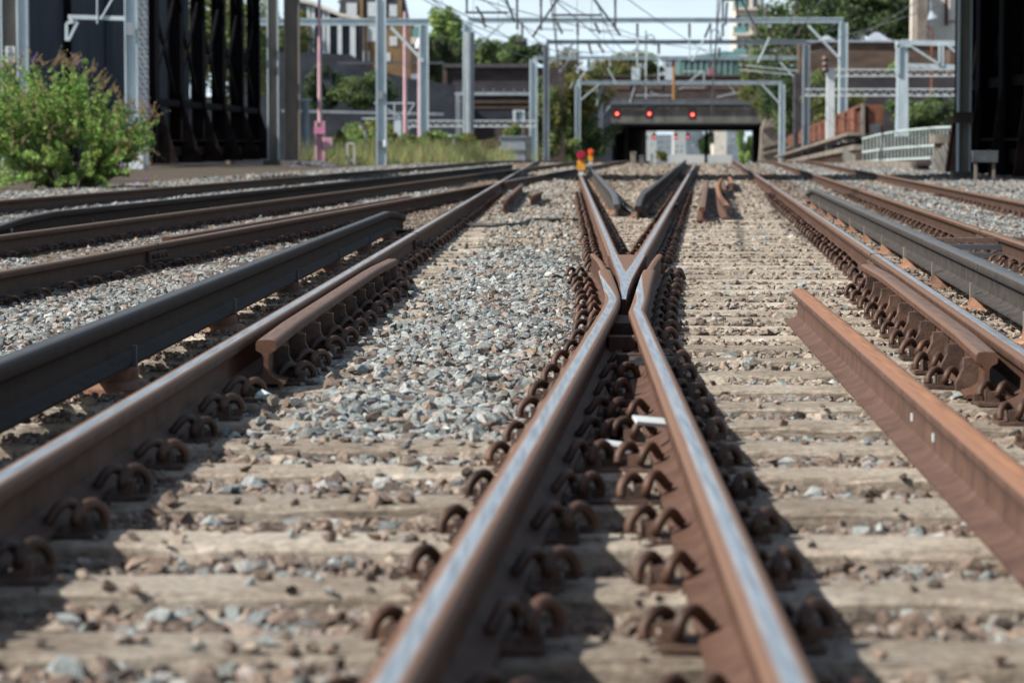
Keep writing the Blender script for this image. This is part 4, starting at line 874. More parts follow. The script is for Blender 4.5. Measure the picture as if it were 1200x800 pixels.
for i in range(48):
    for s in (-1, 1): z = 1.4 + i * .17; x = a.x + s * .10 + (.03 if i % 2 else -.03); mb.box((x, 94.88, z), (.05, .03, .05))
mb.build('rivets', 'steeldark', t)
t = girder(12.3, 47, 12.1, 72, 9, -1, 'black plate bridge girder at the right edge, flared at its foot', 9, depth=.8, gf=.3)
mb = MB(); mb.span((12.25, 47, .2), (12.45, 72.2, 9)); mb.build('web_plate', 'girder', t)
mb = MB(); mb.span((-13.2, 59.2, 7.0), (13.2, 68.5, 7.9)); mb.build('shade_deck', 'girder', t)  # unseen deck added overhead to cast a shadow band across the tracks
mb = MB(); mb.span((-12.9, 62.5, -.1), (-12.3, 63.1, 6.9)); mb.build('shade_deck_post', 'steelgrey', t)  # unseen support added under that deck, out of view
mb = MB(); mb.span((12.75, 44, -.1), (14.6, 75, .45)); tag(mb.build('kerb_wall', 'stonepale'), 'low stone kerb wall under the black girder on the right', 'wall')
s = P(1154, 184, 61); mb = MB(); mb.box(s, (.55, .2, .23)); t = tag(mb.build('equipment_box', 'steeldark'), 'long grey equipment box in front of the black girder foot', 'equipment box')
mb = MB(); mb.box((s.x, s.y, s.z + .125), (.57, .22, .015)); mb.build('lid', 'steelgrey', t)
for dx in (-.2, .2): mb = MB(); mb.span((s.x + dx - .03, s.y - .03, 0), (s.x + dx + .03, s.y + .03, s.z - .118)); mb.build('leg', 'steelbrown', t)
# navy plate wall behind the bush
t = empty('plate_wall', B(80, 120), 'dark navy steel plate wall with vertical seams behind the flowering bush', 'wall')
mb = MB(); A_, B_ = Vector((-26, 104, 0)), Vector((-15.2, 127, 0)); mb.bar((A_.x, A_.y, 6), (B_.x, B_.y, 6), .3, 12); mb.build('plates', 'navyplate', t)
for i in range(9):
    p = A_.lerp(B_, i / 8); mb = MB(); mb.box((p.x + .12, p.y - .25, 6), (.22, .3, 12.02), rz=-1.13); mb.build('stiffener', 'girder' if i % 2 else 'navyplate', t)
# unseen overhead deck, built with the right girder: added to shade the tracks below
# ---- road bridge and what lies under and beyond it
D0, D1 = 337, 480
zc0 = ZP(145, D0)
br = empty('road_bridge', B(804, D0), 'dark road bridge with brick parapet over the tracks, grey girder face above the black opening', 'bridge')
def bx(px, D): return B(px, D).x
mb = MB(); mb.span((bx(692, D0), D0, zc0), (bx(900, D0), D0 + 1.2, ZP(123, D0))); mb.build('girder_face', 'concrete', br)
for x0, x1, y0, y1, m in ((700, 760, 126, 130, 'stonepale'), (770, 880, 126, 128.5, 'stonepale'), (706, 890, 143.4, 145.2, 'steeldark')):
    mb = MB(); mb.span((bx(x0, D0), D0 - .15, ZP(y1, D0)), (bx(x1, D0), D0 - .002, ZP(y0, D0))); mb.build('flange_strip', m, br)
mb = MB(); mb.span((bx(690, D0), D0 - .6, ZP(123, D0) + .002), (bx(905, D0), D0 + 1.0, ZP(119.5, D0))); mb.build('ledge', 'steeldark', br)
mb = MB(); mb.span((bx(688, D0), D0 + .2, ZP(119.4, D0)), (bx(908, D0), D0 + 1.6, ZP(90, D0))); mb.build('parapet', 'brickdark', br)
mb = MB(); mb.span((bx(688, D0), D0 + .0, ZP(90, D0) + .002), (bx(908, D0), D0 + 1.8, ZP(88, D0))); mb.build('coping', 'brickred', br)
for x in (745, 784):
    mb = MB(); mb.span((bx(x - 5, D0), D0 - .1, ZP(94, D0)), (bx(x + 5, D0), D0 + .18, ZP(79, D0))); mb.build('pier_cap', 'galv', br)
for x0, x1 in ((722, 738), (752, 776), (792, 830), (836, 880)):
    mb = MB(); mb.span((bx(x0, D0), D0 + .1, ZP(105, D0)), (bx(x1, D0), D0 + .198, ZP(98, D0))); mb.build('panel', 'brickred', br)
# deck, abutments following the heading of the tracks
hd = .079
def slab(name, xa0, xa1, z0, z1, y0, y1, m, par):
    mb = MB(); dx = hd * (y1 - y0)
    v = [(xa0, y0, z0), (xa1, y0, z0), (xa1 + dx, y1, z0), (xa0 + dx, y1, z0), (xa0, y0, z1), (xa1, y0, z1), (xa1 + dx, y1, z1), (xa0 + dx, y1, z1)]
    mb.add(v, [(0, 3, 2, 1), (4, 5, 6, 7), (0, 1, 5, 4), (1, 2, 6, 5), (2, 3, 7, 6), (3, 0, 4, 7)]); return mb.build(name, m, par)
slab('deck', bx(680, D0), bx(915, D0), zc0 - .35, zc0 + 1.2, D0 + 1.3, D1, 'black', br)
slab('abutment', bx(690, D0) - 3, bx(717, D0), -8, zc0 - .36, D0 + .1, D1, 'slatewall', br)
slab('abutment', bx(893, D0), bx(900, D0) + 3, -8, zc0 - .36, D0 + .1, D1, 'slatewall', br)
for y in (447, 476):
    mb = MB(); xc_ = (bx(818, D0)) + hd * (y - D0); mb.span((xc_ - .12, y, -4), (xc_ + .12, y + .3, zc0 - .352)); mb.build('column', 'steeldark', br)
# near wing walls
def poly_wall(name, pts, D, th, m, label, cat='wall'):
    mb = MB(); q = [(P(x, y, D).x, P(x, y, D).z) for x, y in pts]
    mb.prism(q[::-1], D, D + th); o = mb.build(name, m); return tag(o, label, cat)
poly_wall('wing_wall', [(610, 200), (612, 150), (650, 128), (700, 118), (716, 118), (716, 200)], 326, 1.5, 'slatewall', 'dark wall left of the tunnel opening, overgrown with shrubs')
poly_wall('wing_wall', [(890, 196), (893, 150), (900, 132), (910, 122), (930, 118), (930, 196)], 318, 2, 'stonepale', 'pale weathered stone wall immediately right of the tunnel opening')
for k, y in enumerate((146, 168, 176)):
    poly_wall('stone_band', [(892 + 0 * k, y + 6), (893, y + 3), (928, y - 6), (928, y - 3)], 317.4, .5, 'stonepale', ('upper', 'middle', 'lower')[k] + ' raised band across the pale stone wall right of the tunnel', 'wall band')
# signals
def signal(px, py, D, lab, s=1.0, grp='red signals', above=12):
    c = P(px, py, D); t = empty('railway_signal', (c.x, c.y, c.z - .8 * s), lab, 'signal', grp)
    mb = MB(); mb.span((c.x - .42 * s, D - .1, c.z - .55 * s), (c.x + .42 * s, D + .25, c.z + 1.0 * s)); mb.build('head', 'black', t)
    mb = MB(); mb.tube([(c.x, D - .16, c.z), (c.x, D - .104, c.z)], .25 * s, 18); mb.build('lens', M['redglow'], t)
    mb = MB(); mb.tube([(c.x, D - .18, c.z), (c.x, D - .162, c.z)], .10 * s, 12); mb.build('bulb', M['redcore'], t)
    mb = MB(); 
    for j in range(9):
        a0, a1 = math.pi * j / 9, math.pi * (j + 1) / 9
        mb.add([(c.x + math.cos(a) * rr, yy, c.z + math.sin(a) * rr) for yy in (D - .5 * s, D - .102) for a in (a0, a1) for rr in (.34 * s, .38 * s)], [(0, 1, 3, 2), (4, 6, 7, 5), (0, 2, 6, 4), (1, 5, 7, 3)])
    mb.build('hood', 'black', t)
    mb = MB(); mb.span((c.x - .07 * s, D + .05, c.z + 1.0 * s), (c.x + .07 * s, D + .15, P(px, py - above, D).z)); mb.build('hanger', 'steeldark', t); return t
signal(723, 133.5, 303, 'red light leftmost of the three hung before the bridge girder'); signal(761, 133.5, 303, 'red light in the middle of the three hung before the bridge girder', above=13); signal(811.5, 134.5, 303, 'red light rightmost of the three hung before the bridge girder')
for px, w_ in ((766.5, 'leftmost'), (792, 'middle'), (806, 'rightmost')): signal(px, 161, 500, 'distant red light seen through the tunnel, %s of three' % w_, .75, 'distant red signals', above=9)
tree('distant_tree', 735, 905, 156, 196, 700, 'hazy line of far trees behind the blocks seen through the tunnel', GREEN, 5000, 1.0, 30, seed=90, trunk=False, group='trees beyond the railway')
t = portal(752, 883, 501, 151, 3, 'distant gantry seen through the tunnel, behind three red signals', m='galv', pw=3)
# scene beyond the tunnel
def block(name, px0, px1, y0, y1, D, m, label, win=None, roofm=None, depth=8, cat='building', wm='glassdark', grp=None, fr=None):
    a, b_ = bx(px0, D), bx(px1, D); t = empty(name, ((a + b_) / 2, D, ZP(y1, D)), label, cat, grp)
    mb = MB(); mb.span((a, D, ZP(y1, D)), (b_, D + depth, ZP(y0, D))); mb.build('wall', m, t)
    if roofm: mb = MB(); mb.span((a - .2, D - .2, ZP(y0, D) + .002), (b_ + .2, D + depth, ZP(y0, D) + .3)); mb.build('roof', roofm, t)
    for (x0, ya, x1, yb) in (win or []):
        w0, w1, z0, z1 = bx(x0, D), bx(x1, D), ZP(yb, D), ZP(ya, D)
        if fr:
            mb = MB(); mb.span((w0, D - .06, z0), (w1, D - .002, z1)); f_ = mb.build('window', fr, t); dx, dz = (w1 - w0) * .14, (z1 - z0) * .09; mb = MB()
            xm, zm = (w0 + w1) / 2, (z0 + z1) / 2
            for (q0, q1, r0, r1) in ((w0 + dx, xm - dx * .3, z0 + dz, zm - dz * .4), (xm + dx * .3, w1 - dx, z0 + dz, zm - dz * .4), (w0 + dx, xm - dx * .3, zm + dz * .4, z1 - dz), (xm + dx * .3, w1 - dx, zm + dz * .4, z1 - dz)): mb.span((q0, D - .075, r0), (q1, D - .062, r1))
            o = mb.build('pane', wm, f_)
            o.location = Vector((0, 0, 0)); o.data.transform(Matrix.Translation(-t.location))
        else: mb = MB(); mb.span((w0, D - .05, z0), (w1, D - .002, z1)); mb.build('window', wm, t)
    return t
def wn(xs, ys, w_, h): return [(x + random.uniform(-.4, .4), y + random.uniform(-.3, .3), x + w_ * random.uniform(.6, 1), y + h * random.uniform(.6, 1)) for x in xs for y in ys if random.random() < .8]
M['farpale'] = mat('far_render', (.34, .37, .38), .8, 0, scale=.12, c2=(.44, .46, .46)); M['farblue'] = mat('far_slate', (.10, .13, .17), .8, 0, scale=.15, c2=(.26, .31, .35)); M['fargrey'] = mat('far_window', (.09, .12, .15), .4, 0, var=.4, scale=.3)
block('distant_building', 742, 769, 150, 196, 640, 'farpale', 'pale grey block seen through the tunnel, leftmost', wn((757, 763), (160, 168), 2, 3), wm='fargrey')
block('distant_building', 769.5, 789, 158, 196, 670, 'farblue', 'slate blue block seen through the tunnel below the middle red light', wn((772, 778, 784), (162, 169), 2, 3), wm='farpale')
block('distant_building', 789.5, 803, 150, 196, 655, 'farpale', 'tall pale block seen through the tunnel beside the rightmost red light', wn((792, 798), (170, 176), 2, 2.5), wm='fargrey')
block('distant_building', 803.5, 824, 154, 196, 650, 'farblue', 'darker block seen through the tunnel left of the thin columns', wn((806, 811), (159, 169), 2, 4), wm='farpale')
block('distant_building', 836, 851, 148, 196, 630, 'cream', 'warm cream tower seen through the tunnel right of the thin columns', wn((840, 846), (160, 172), 1.6, 3), wm='farblue')
block('distant_building', 851.5, 866, 152, 196, 645, 'farblue', 'bluish block seen through the tunnel beside the bright tree', wn((854, 859), (158, 167), 2, 4), wm='farpale')
block('distant_wall', 784, 858, 181.5, 196, 600, 'farpale', 'long low white wall seen through the tunnel', cat='wall', depth=1)
tree('distant_tree', 818, 838, 152, 192, 620, 'dark tree seen through the tunnel right of the thin columns', DARK, 900, .9, 8, seed=31)
tree('distant_tree', 862, 884, 148, 192, 590, 'bright green tree seen through the tunnel at its right side', BRIGHT, 1200, .9, 8, seed=32)
tree('distant_shrub', 758, 786, 176, 190, 560, 'low shrub seen through the tunnel at its left side', YELL, 700, .6, 7, seed=33, trunk=False, cat='shrub', group='shrubs beyond the tunnel')
# posts and boxes on the crest
for px, y0, y1, D, w_, m, lab in ((742, 178, 192, 112, 6, 'stonepale', 'short pale concrete stub on the crest left of the tunnel centre'), (752, 182, 197, 98, 5, 'concrete', 'grey concrete stub nearer than the pale one'), (764, 180, 191, 118, 3, 'steelgrey', 'thin grey stub on the crest')):
    b = B(px, D); z = ZP(y0, D); w2 = PXW(w_, D) / 2; mb = MB(); mb.span((b.x - w2, D - w2, b.z - .1), (b.x + w2, D + w2, z - .05)); t = tag(mb.build('track_stub', m), lab, 'post')
    mb = MB(); mb.span((b.x - w2 * 1.2, D - w2 * 1.2, z - .048), (b.x + w2 * 1.2, D + w2 * 1.2, z)); mb.build('cap', m, t)
# flats and glass building above the bridge
fl = empty('flats', B(880, 430), 'modern pale flats with green glass balconies rising right of centre', 'building')
D = 430
mb = MB(); mb.span((bx(862, D), D, ZP(110, D)), (bx(894, D), D + 12, ZP(-20, D))); mb.build('wall', 'cream', fl)
for y in (10, 40, 66, 92):
    mb = MB(); mb.span((bx(856, D), D - 2.6, ZP(y + 2.6, D)), (bx(889, D), D - .002, ZP(y, D))); mb.build('balcony_slab', 'cream', fl)
    mb = MB(); mb.span((bx(857, D), D - 2.5, ZP(y - .2, D)), (bx(872, D), D - 2.44, ZP(y - 8, D))); mb.build('balcony_glass', 'glassgreen', fl)
for y in (-6, 19, 46, 71):
    for x in (863, 870.5, 881):
        mb = MB(); mb.span((bx(x, D), D - .06, ZP(y + 18, D)), (bx(x + 5.5, D), D - .003, ZP(y, D))); mb.build('window', 'glassdark', fl)
mb = MB(); mb.span((bx(888.5, D), D - 2.0, ZP(110, D)), (bx(893, D), D - .002, ZP(-20, D))); mb.build('corner_pier', 'steelgrey', fl)
gb = empty('glass_building', B(830, 400), 'low green glass building above the bridge parapet', 'building'); D = 400
mb = MB(); mb.span((bx(797, D), D, ZP(100, D)), (bx(864, D), D + 10, ZP(70, D))); mb.build('wall', 'netgreen', gb)
mb = MB(); mb.prism([(bx(796, D), ZP(70, D)), (bx(865, D), ZP(70, D)), (bx(865, D), ZP(60, D)), (bx(838, D), ZP(62, D)), (bx(800, D), ZP(67, D))], D - .3, D + 9); mb.build('roof', 'glassgreen', gb)
for x in range(800, 862, 7): mb = MB(); mb.span((bx(x, D), D - .12, ZP(90, D)), (bx(x + .7, D), D - .002, ZP(70.2, D))); mb.build('mullion', 'galv', gb)
mb = MB(); mb.span((bx(829, D), D - .5, ZP(90, D)), (bx(837, D), D - .4, ZP(80, D))); tag(mb.build('red_banner', mat('faded_red', (.35, .12, .16), .8)), 'small faded red panel in front of the green glass building', 'banner')
block('distant_house', 778, 797, 70, 100, 460, 'coping', 'pale blue-grey house above the bridge parapet, left of the green glass building', wn((781, 788), (75, 84), 3, 5), roofm='tile')
mb = MB(); b = B(789.5, 250); mb.tube([tuple(P(789.5, 118, 250)), tuple(P(789.5, 74, 250))], .13, 8); tag(mb.build('orange_pole', 'orangepole'), 'thin orange-brown pole before the bridge parapet', 'pole')
for px, y0, y1, x2, D, lab in ((757, 38, 96, 767, 345, 'street lamp with a curved arm above the bridge, left one'), (833, 32, 66, 843, 345, 'street lamp with a curved arm above the bridge, right one')):
    t = empty('street_lamp', P(px, 90, D), lab, 'street lamp', 'street lamps on the bridge')
    mb = MB(); mb.tube([P(px, 90, D), P(px, y0, D)], .09, 7); mb.build('pole', 'steeldark', t)
    mb = MB(); mb.tube(catmull([P(px, y0 + 8, D), P(px + 4, y0 + 3, D), P(px + 9, y0 + 5, D), P(x2 + .5, y0 + 12, D)], 4), .07, 6); mb.build('arm', 'steeldark', t)
    mb = MB(); mb.tube([P(x2 + .5, y0 + 11, D), P(x2 + .5, y0 + 15, D)], .35, 10, radii=[.15, .4]); mb.build('lamp_head', 'steeldark', t)

# ---- left background
block('brick_building', 520, 662, 79, 200, 242, 'brickdark', 'long sooty brick railway building with a dark roof edge, left of centre', depth=14)
vb = bpy.data.objects['brick_building']
D = 242
for (x0, y0, x1, y1, m, nm, out_) in ((519, 75, 629, 79.5, 'tile', 'roof_edge', .5), (524, 95, 628, 108, 'purplewall', 'grey_band', .10), (522, 108.2, 628, 112, 'coping', 'girder_band', .35), (524, 118, 628, 121, 'brickred', 'brown_band', .2), (524, 125, 628, 127.5, 'brickred', 'brown_band', .2), (526, 128, 628, 140, 'slatewall', 'dark_band', .12), (519, 76, 524, 108, 'brickred', 'corner_pier', .3)):
    mb = MB(); mb.span((bx(x0, D), D - out_, ZP(y1, D)), (bx(x1, D), D - .002, ZP(y0, D))); mb.build(nm, m, vb)
for x in range(530, 626, 12): mb = MB(); mb.span((bx(x, D), D - .4, ZP(108, D)), (bx(x + 1, D), D - .36, ZP(104, D))); mb.build('bracket', 'steelgrey', vb)
mb = MB(); mb.span((bx(534, D), D - 1.2, ZP(196, D)), (bx(540, D), D - .6, ZP(112, D))); mb.build('buttress', 'steelgrey', vb)
s = P(608, 136, 200); t = empty('platform_sign', s, 'square pale sign with a dark letter F above the white lattice beam', 'sign')
mb = MB(); mb.box(s, (PXW(14, 200), .05, PXW(14, 200))); mb.build('panel', 'galv', t); 
mb = MB(); e = PXW(1, 200); x0 = s.x - PXW(3.4, 200); zt_, zb_ = s.z + PXW(5, 200), s.z - PXW(4.6, 200)
mb.span((x0, 199.9, zb_), (x0 + 2.1 * e, 199.95, zt_)); mb.span((x0 + 2.1 * e, 199.9, zt_ - 2 * e), (x0 + 6.8 * e, 199.95, zt_)); mb.span((x0 + 2.1 * e, 199.9, s.z - 1.2 * e), (x0 + 5.8 * e, 199.95, s.z + .6 * e)); mb.build('lettering', 'ink', t)
for dx in (-.3, .3): mb = MB(); mb.span((s.x + dx - .03, 200.03, gz(200)), (s.x + dx + .03, 200.09, s.z)); mb.build('leg', 'steelgrey', t)
portal(478, 628, 202, 141, 8, 'low white lattice beam crossing in front of the brick building at left', m='white', lattice=True, posts=(0, 0), x0=476, x1=628)
t = empty('dark_sign', P(511, 158, 195), 'dark navy board with faint pale lettering below the white lattice beam', 'sign'); s = P(511, 157.5, 195)
mb = MB(); mb.box(s, (PXW(17, 195), .08, PXW(12, 195))); mb.build('panel', 'ink', t)
mb = MB(); 
for i in range(5): mb.span((s.x - .42 + i * .13, 194.9, s.z - .05 + .02 * (i % 2)), (s.x - .33 + i * .13, 194.94, s.z + .06))
mb.build('lettering', 'galv', t)
for dx in (-.4, .4): mb = MB(); mb.span((s.x + dx - .04, 195.05, gz(195)), (s.x + dx + .04, 195.12, s.z)); mb.build('leg', 'steelgrey', t)
# slate retaining wall with sloping top
poly_wall('retaining_wall', [(150, 205), (150, 118), (282, 112), (285, 60), (410, 64), (440, 82), (480, 92), (532, 100), (532, 205)], 232, 3, 'slatewall', 'dark slate retaining wall behind the pink masts with a sloping top')
for k, (pts, m) in enumerate(((( (330, 130), (520, 134)), 'steelgrey'), (((395, 74), (520, 74)), 'steeldark'))):
    mb = MB(); mb.bar(P(*pts[0], 222), P(*pts[1], 222), .2, .22 if k == 0 else .16); tag(mb.build('cable_beam', m), ('long grey horizontal beam in front of the slate wall', 'dark horizontal cable beam over the top of the slate wall')[k], 'beam')
t = empty('signal_stand', P(475, 150, 185), 'pale angular frame with struts in front of the slate wall beside the thin pink mast', 'stand')
for (x0, y0, x1, y1) in ((438, 121, 486, 121), (424, 139, 470, 139), (486, 121, 474, 140), (454, 128, 470, 138), (462, 121, 462, 140), (478, 152, 484, 146)): mb = MB(); mb.bar(P(x0, y0, 185), P(x1, y1, 185), .08); mb.build('strut', 'galv', t)
t = empty('cabinet', B(466, 182), 'pale grey cabinet standing among shrubs left of the thin pink mast', 'cabinet'); b = B(466, 182)
mb = MB(); mb.span((b.x - .24, 182, ZP(166, 182)), (b.x + .24, 182.5, ZP(141, 182))); mb.build('body', 'galv', t); mb = MB(); mb.span((b.x - .15, 182.1, b.z), (b.x + .15, 182.4, ZP(166, 182) - .002)); mb.build('plinth', 'concrete', t)
t = empty('hoop_post', B(411, 112), 'thin white hoop-shaped post among weeds right of the tall pink mast', 'post')
for (x0, y0, x1, y1) in ((407, 196, 407, 168), (407, 168, 415, 168), (415, 168, 415, 196), (407, 188, 415, 188)): mb = MB(); mb.bar(P(x0, y0, 112), P(x1, y1, 112), .05); mb.build('bar', 'white', t)
for x, D, y0 in ((358, 125, 118), (532, 140, 160), (428, 125, 150)):
    b = B(x, D); mb = MB(); mb.tube([(b.x, D, b.z), (b.x, D, ZP(y0, D))], .06 if x != 358 else .17, 8); t = tag(mb.build('short_post', 'steelgrey'), {358: 'dark grey post with a flat pale head beside the wider brown mast', 532: 'thin grey post in the weeds left of the sleeved portal post', 428: 'thin pale post right of the white hoop post'}[x], 'post')
    mb = MB(); mb.span((b.x - .3, D - .1, ZP(y0, D)), (b.x + (.3 if x == 358 else -.1), D + .1, ZP(y0, D) + .08)); mb.build('head', 'galv', t)
# brick house with dormers
hs = block('brick_house', 399, 482, 26, 100, 262, 'brick', 'golden brick house with white sash windows and dormers in its dark roof', [(431, 31, 442, 49), (457, 43, 466, 54), (422, 60, 434, 72), (448, 62, 458, 72)], fr='white', wm='glassdark', depth=10)
D = 262
mb = MB(); mb.prism([(bx(396, D), ZP(26, D) + .002), (bx(478, D), ZP(26, D) + .002), (bx(470, D), ZP(-14, D)), (bx(402, D), ZP(-14, D))], D + .2, D + 9); mb.build('roof', 'tile', hs)
for x0, x1, y0, y1 in ((407, 419, 4, 20), (432, 444, 3, 20), (457, 466, 6, 20)):
    mb = MB(); mb.span((bx(x0 - 2, D), D - .2, ZP(y1 + 3, D)), (bx(x1 + 2, D), D + .6, ZP(y0 - 3, D))); mb.build('dormer', 'tile', hs)
    mb = MB(); mb.span((bx(x0, D), D - .28, ZP(y1, D)), (bx(x1, D), D - .202, ZP(y0, D))); w_ = mb.build('window', 'white', hs)
for x in (425, 448, 470): mb = MB(); mb.span((bx(x - 3, D), D - .25, ZP(26, D)), (bx(x + 1.5, D), D + .8, ZP(-12, D))); mb.build('chimney', 'brick', hs)
mb = MB(); mb.tube([P(428, 30, D - .2), P(428, 95, D - .2)], .12, 7); mb.build('drainpipe', 'black', hs)
b2 = block('house_extension', 482.5, 500, 33, 98, 255, 'brickred', 'lower brown house wing with a blue window band, right of the golden brick house', [(483.5, 33.5, 497, 43)], wm='glassgreen', depth=6); 
mb = MB(); mb.span((bx(482, 255), 254.6, ZP(52, 255)), (bx(500, 255), 254.998, ZP(44, 255))); mb.build('white_band', 'cream', b2)
mb = MB(); mb.span((bx(482, 255), 254.6, ZP(100, 255)), (bx(500, 255), 254.998, ZP(87, 255))); mb.build('lower_band', 'coping', b2)
cb = empty('colonnade', B(385, 240), 'dark building with tall white piers and a sloping pale eave, upper left', 'building'); D = 240
mb = MB(); q = [(352, 70), (352, 1), (366, 4), (400, 19), (420, 22), (420, 70)]; mb.prism([(bx(x, D), ZP(y, D)) for x, y in q][::-1], D, D + 8); mb.build('wall', 'slatewall', cb)
for x0, x1, y0 in ((361, 364.5, 8), (366, 370, 9), (379, 382, 12), (383.5, 387.5, 14), (396.5, 401.5, 20), (411, 417.5, 22)):
    mb = MB(); mb.span((bx(x0, D), D - .4, ZP(68, D)), (bx(x1, D), D - .002, ZP(y0, D))); mb.build('pier', 'white', cb)
for a_, b_ in (((352, 1), (366, 4)), ((366, 4), (400, 18)), ((400, 18), (421, 21))): mb = MB(); mb.bar(P(*a_, D - .5), P(*b_, D - .5), .5, .28); mb.build('eave', 'cream', cb)
# fence panels and brick pier left of centre
t = empty('metal_fence', B(605, 150), 'grey corrugated fence panels behind the brick pier with a flat cap', 'fence')
mb = MB(); 
for i in range(16): x = 585 + i * 2.0; mb.span((bx(x, 150), 150 + .02 * (i % 2), gz(150)), (bx(x + 1.96, 150), 150.08 + .02 * (i % 2), ZP(161, 150))); 
mb.build('panel', 'coping', t)
mb = MB(); mb.span((bx(584, 150), 149.9, ZP(161, 150)), (bx(623, 150), 150.15, ZP(159.5, 150))); mb.span((bx(584, 150), 149.9, ZP(176, 150)), (bx(623, 150), 149.98, ZP(174.5, 150))); mb.build('rail', 'steelgrey', t)
mb = MB(); mb.span((bx(616, 150), 149.8, gz(150)), (bx(623, 150), 149.89, ZP(160, 150))); mb.build('gate', 'steeldark', t)
t = empty('brick_pier', B(574, 140), 'squat dark brick pier with a flat brown cap beside the grey fence', 'pier')
mb = MB(); mb.span((bx(566, 140), 139.6, gz(140)), (bx(584, 140), 140.4, ZP(171, 140))); mb.build('shaft', 'brickdark', t); mb = MB(); mb.span((bx(564, 140), 139.5, ZP(171, 140) + .002), (bx(587, 140), 140.5, ZP(165, 140))); mb.build('cap', 'brickred', t)

# ---- right background
D = 205
t = empty('brick_wall', B(1020, D), 'long brown brick wall with blue-grey coping across the upper right', 'wall')
mb = MB(); mb.span((bx(936, D), D, ZP(87, D)), (bx(1240, D), D + 2, ZP(50, D))); mb.build('upper_wall', 'brickred', t)
mb = MB(); mb.span((bx(934, D), D - .25, ZP(50, D) + .002), (bx(1240, D), D + 2, ZP(47.5, D))); mb.build('coping', 'coping', t)
mb = MB(); mb.span((bx(929, D), D - 1.2, ZP(205, D)), (bx(1240, D), D - .004, ZP(87, D))); mb.build('lower_wall', 'purplewall', t)
for px, w_, lab in ((968, 9, 'small pale rooflight on the coping of the long brick wall, left one'), (1027, 14, 'pale pyramid rooflight on the coping of the long brick wall, right one')):
    b = P(px, 48, D + 1); hw = PXW(w_, D); zt = ZP(48 - w_ * .75, D); z0 = ZP(47.4, D); mb = MB()
    mb.add([(b.x - hw, D, z0), (b.x + hw, D, z0), (b.x + hw, D + 2, z0), (b.x - hw, D + 2, z0), (b.x - hw * .2, D + 1, zt), (b.x + hw * .2, D + 1, zt)], [(0, 1, 5, 4), (1, 2, 5), (2, 3, 4, 5), (3, 0, 4), (0, 3, 2, 1)]); tag(mb.build('rooflight', 'coping'), lab, 'rooflight')
wh = block('white_building', 1086, 1170, -20, 88, 216, 'cream', 'tall cream rendered building at upper right behind the masts', [(1150, 28, 1155, 48)], depth=10)
D = 216
mb = MB(); mb.span((bx(1086, D), D - .25, ZP(84, D)), (bx(1090.5, D), D - .002, ZP(-20, D))); mb.build('corner_strip', 'white', wh)
mb = MB(); mb.span((bx(1110, D), D - .18, ZP(26, D)), (bx(1170, D), D - .002, ZP(24.5, D))); mb.build('string_course', 'stonepale', wh)
mb = MB(); mb.span((bx(1086, D), D - .3, ZP(85, D)), (bx(1108, D), D - .002, ZP(81, D))); mb.build('plinth', 'white', wh)
mb = MB(); mb.tube([P(1109, 30, D - .3), P(1109, -15, D - .3)], .14, 8); mb.build('drainpipe', 'rustdark', wh)
mb = MB(); mb.span((bx(1097, D), D - .15, ZP(60, D)), (bx(1101, D), D - .002, ZP(55, D))); mb.build('window', 'glassdark', wh)
block('chimney_stack', 1073.5, 1085.5, -20, 88, 214, 'stonepale', 'tall brown stone chimney stack against the cream building', depth=3, cat='chimney')
block('wall_house', 1112, 1128, 58, 88, 200, 'brickred', 'small reddish brick lean-to in front of the cream building', depth=2)
t = empty('yard_lamp', P(1092, 88, 190), 'conical grey yard lamp on a bent rusty pole in front of the cream building', 'lamp')
mb = MB(); mb.tube(catmull([P(1091, 150, 190), P(1092, 90, 190), P(1092, 40, 190), P(1090, 33, 190), P(1086, 30, 190)], 4), .09, 8); mb.build('pole', 'rust', t)
mb = MB(); mb.tube([P(1092, 14, 189.9), P(1092, 18, 189.9), P(1093, 22, 189.9)], .2, 12, radii=[.12, .25, .38]); mb.tube([P(1091, 2, 189.9), P(1091, 14, 189.9)], .05, 6); mb.build('lamp_head', 'coping', t)
# platform ramp
A_, B_ = Vector((P(913, 186, 225).x, 225, 0)), Vector((P(1003, 156, 112).x, 112, 0))
t = empty('platform_ramp', A_.copy(), 'pale concrete platform edge over a ribbed dark base, right of the portals', 'platform')
za, zb = ZP(184, 225), ZP(157, 112)
mb = MB(); mb.bar((A_.x, A_.y, za), (B_.x, B_.y, zb), .7, .13); mb.build('edge', 'stonepale', t)
mb = MB(); mb.bar((A_.x + .1, A_.y, za - .55), (B_.x + .1, B_.y, zb - .55), .4, .22); mb.build('lower_ledge', 'stonepale', t)
mb = MB(); mb.add([(A_.x + .35, A_.y, gz(225) - .3), (B_.x + .35, B_.y, -.3), (B_.x + .35, B_.y, zb - .1), (A_.x + .35, A_.y, za - .1), (A_.x + 3, A_.y, gz(225)), (B_.x + 3, B_.y, 0), (B_.x + 3, B_.y, zb - .1), (A_.x + 3, A_.y, za - .1)], [(0, 1, 2, 3), (4, 7, 6, 5), (0, 4, 5, 1), (3, 2, 6, 7), (1, 5, 6, 2), (0, 3, 7, 4)]); mb.build('face', 'brickdark', t)
for i in range(38):
    p = A_.lerp(B_, i / 37); z = za + (zb - za) * i / 37; mb = MB(); mb.span((p.x - .0, p.y - .1, gz(p.y)), (p.x + .3, p.y + .1, z - .72)); mb.build('rib', 'brickred', t)
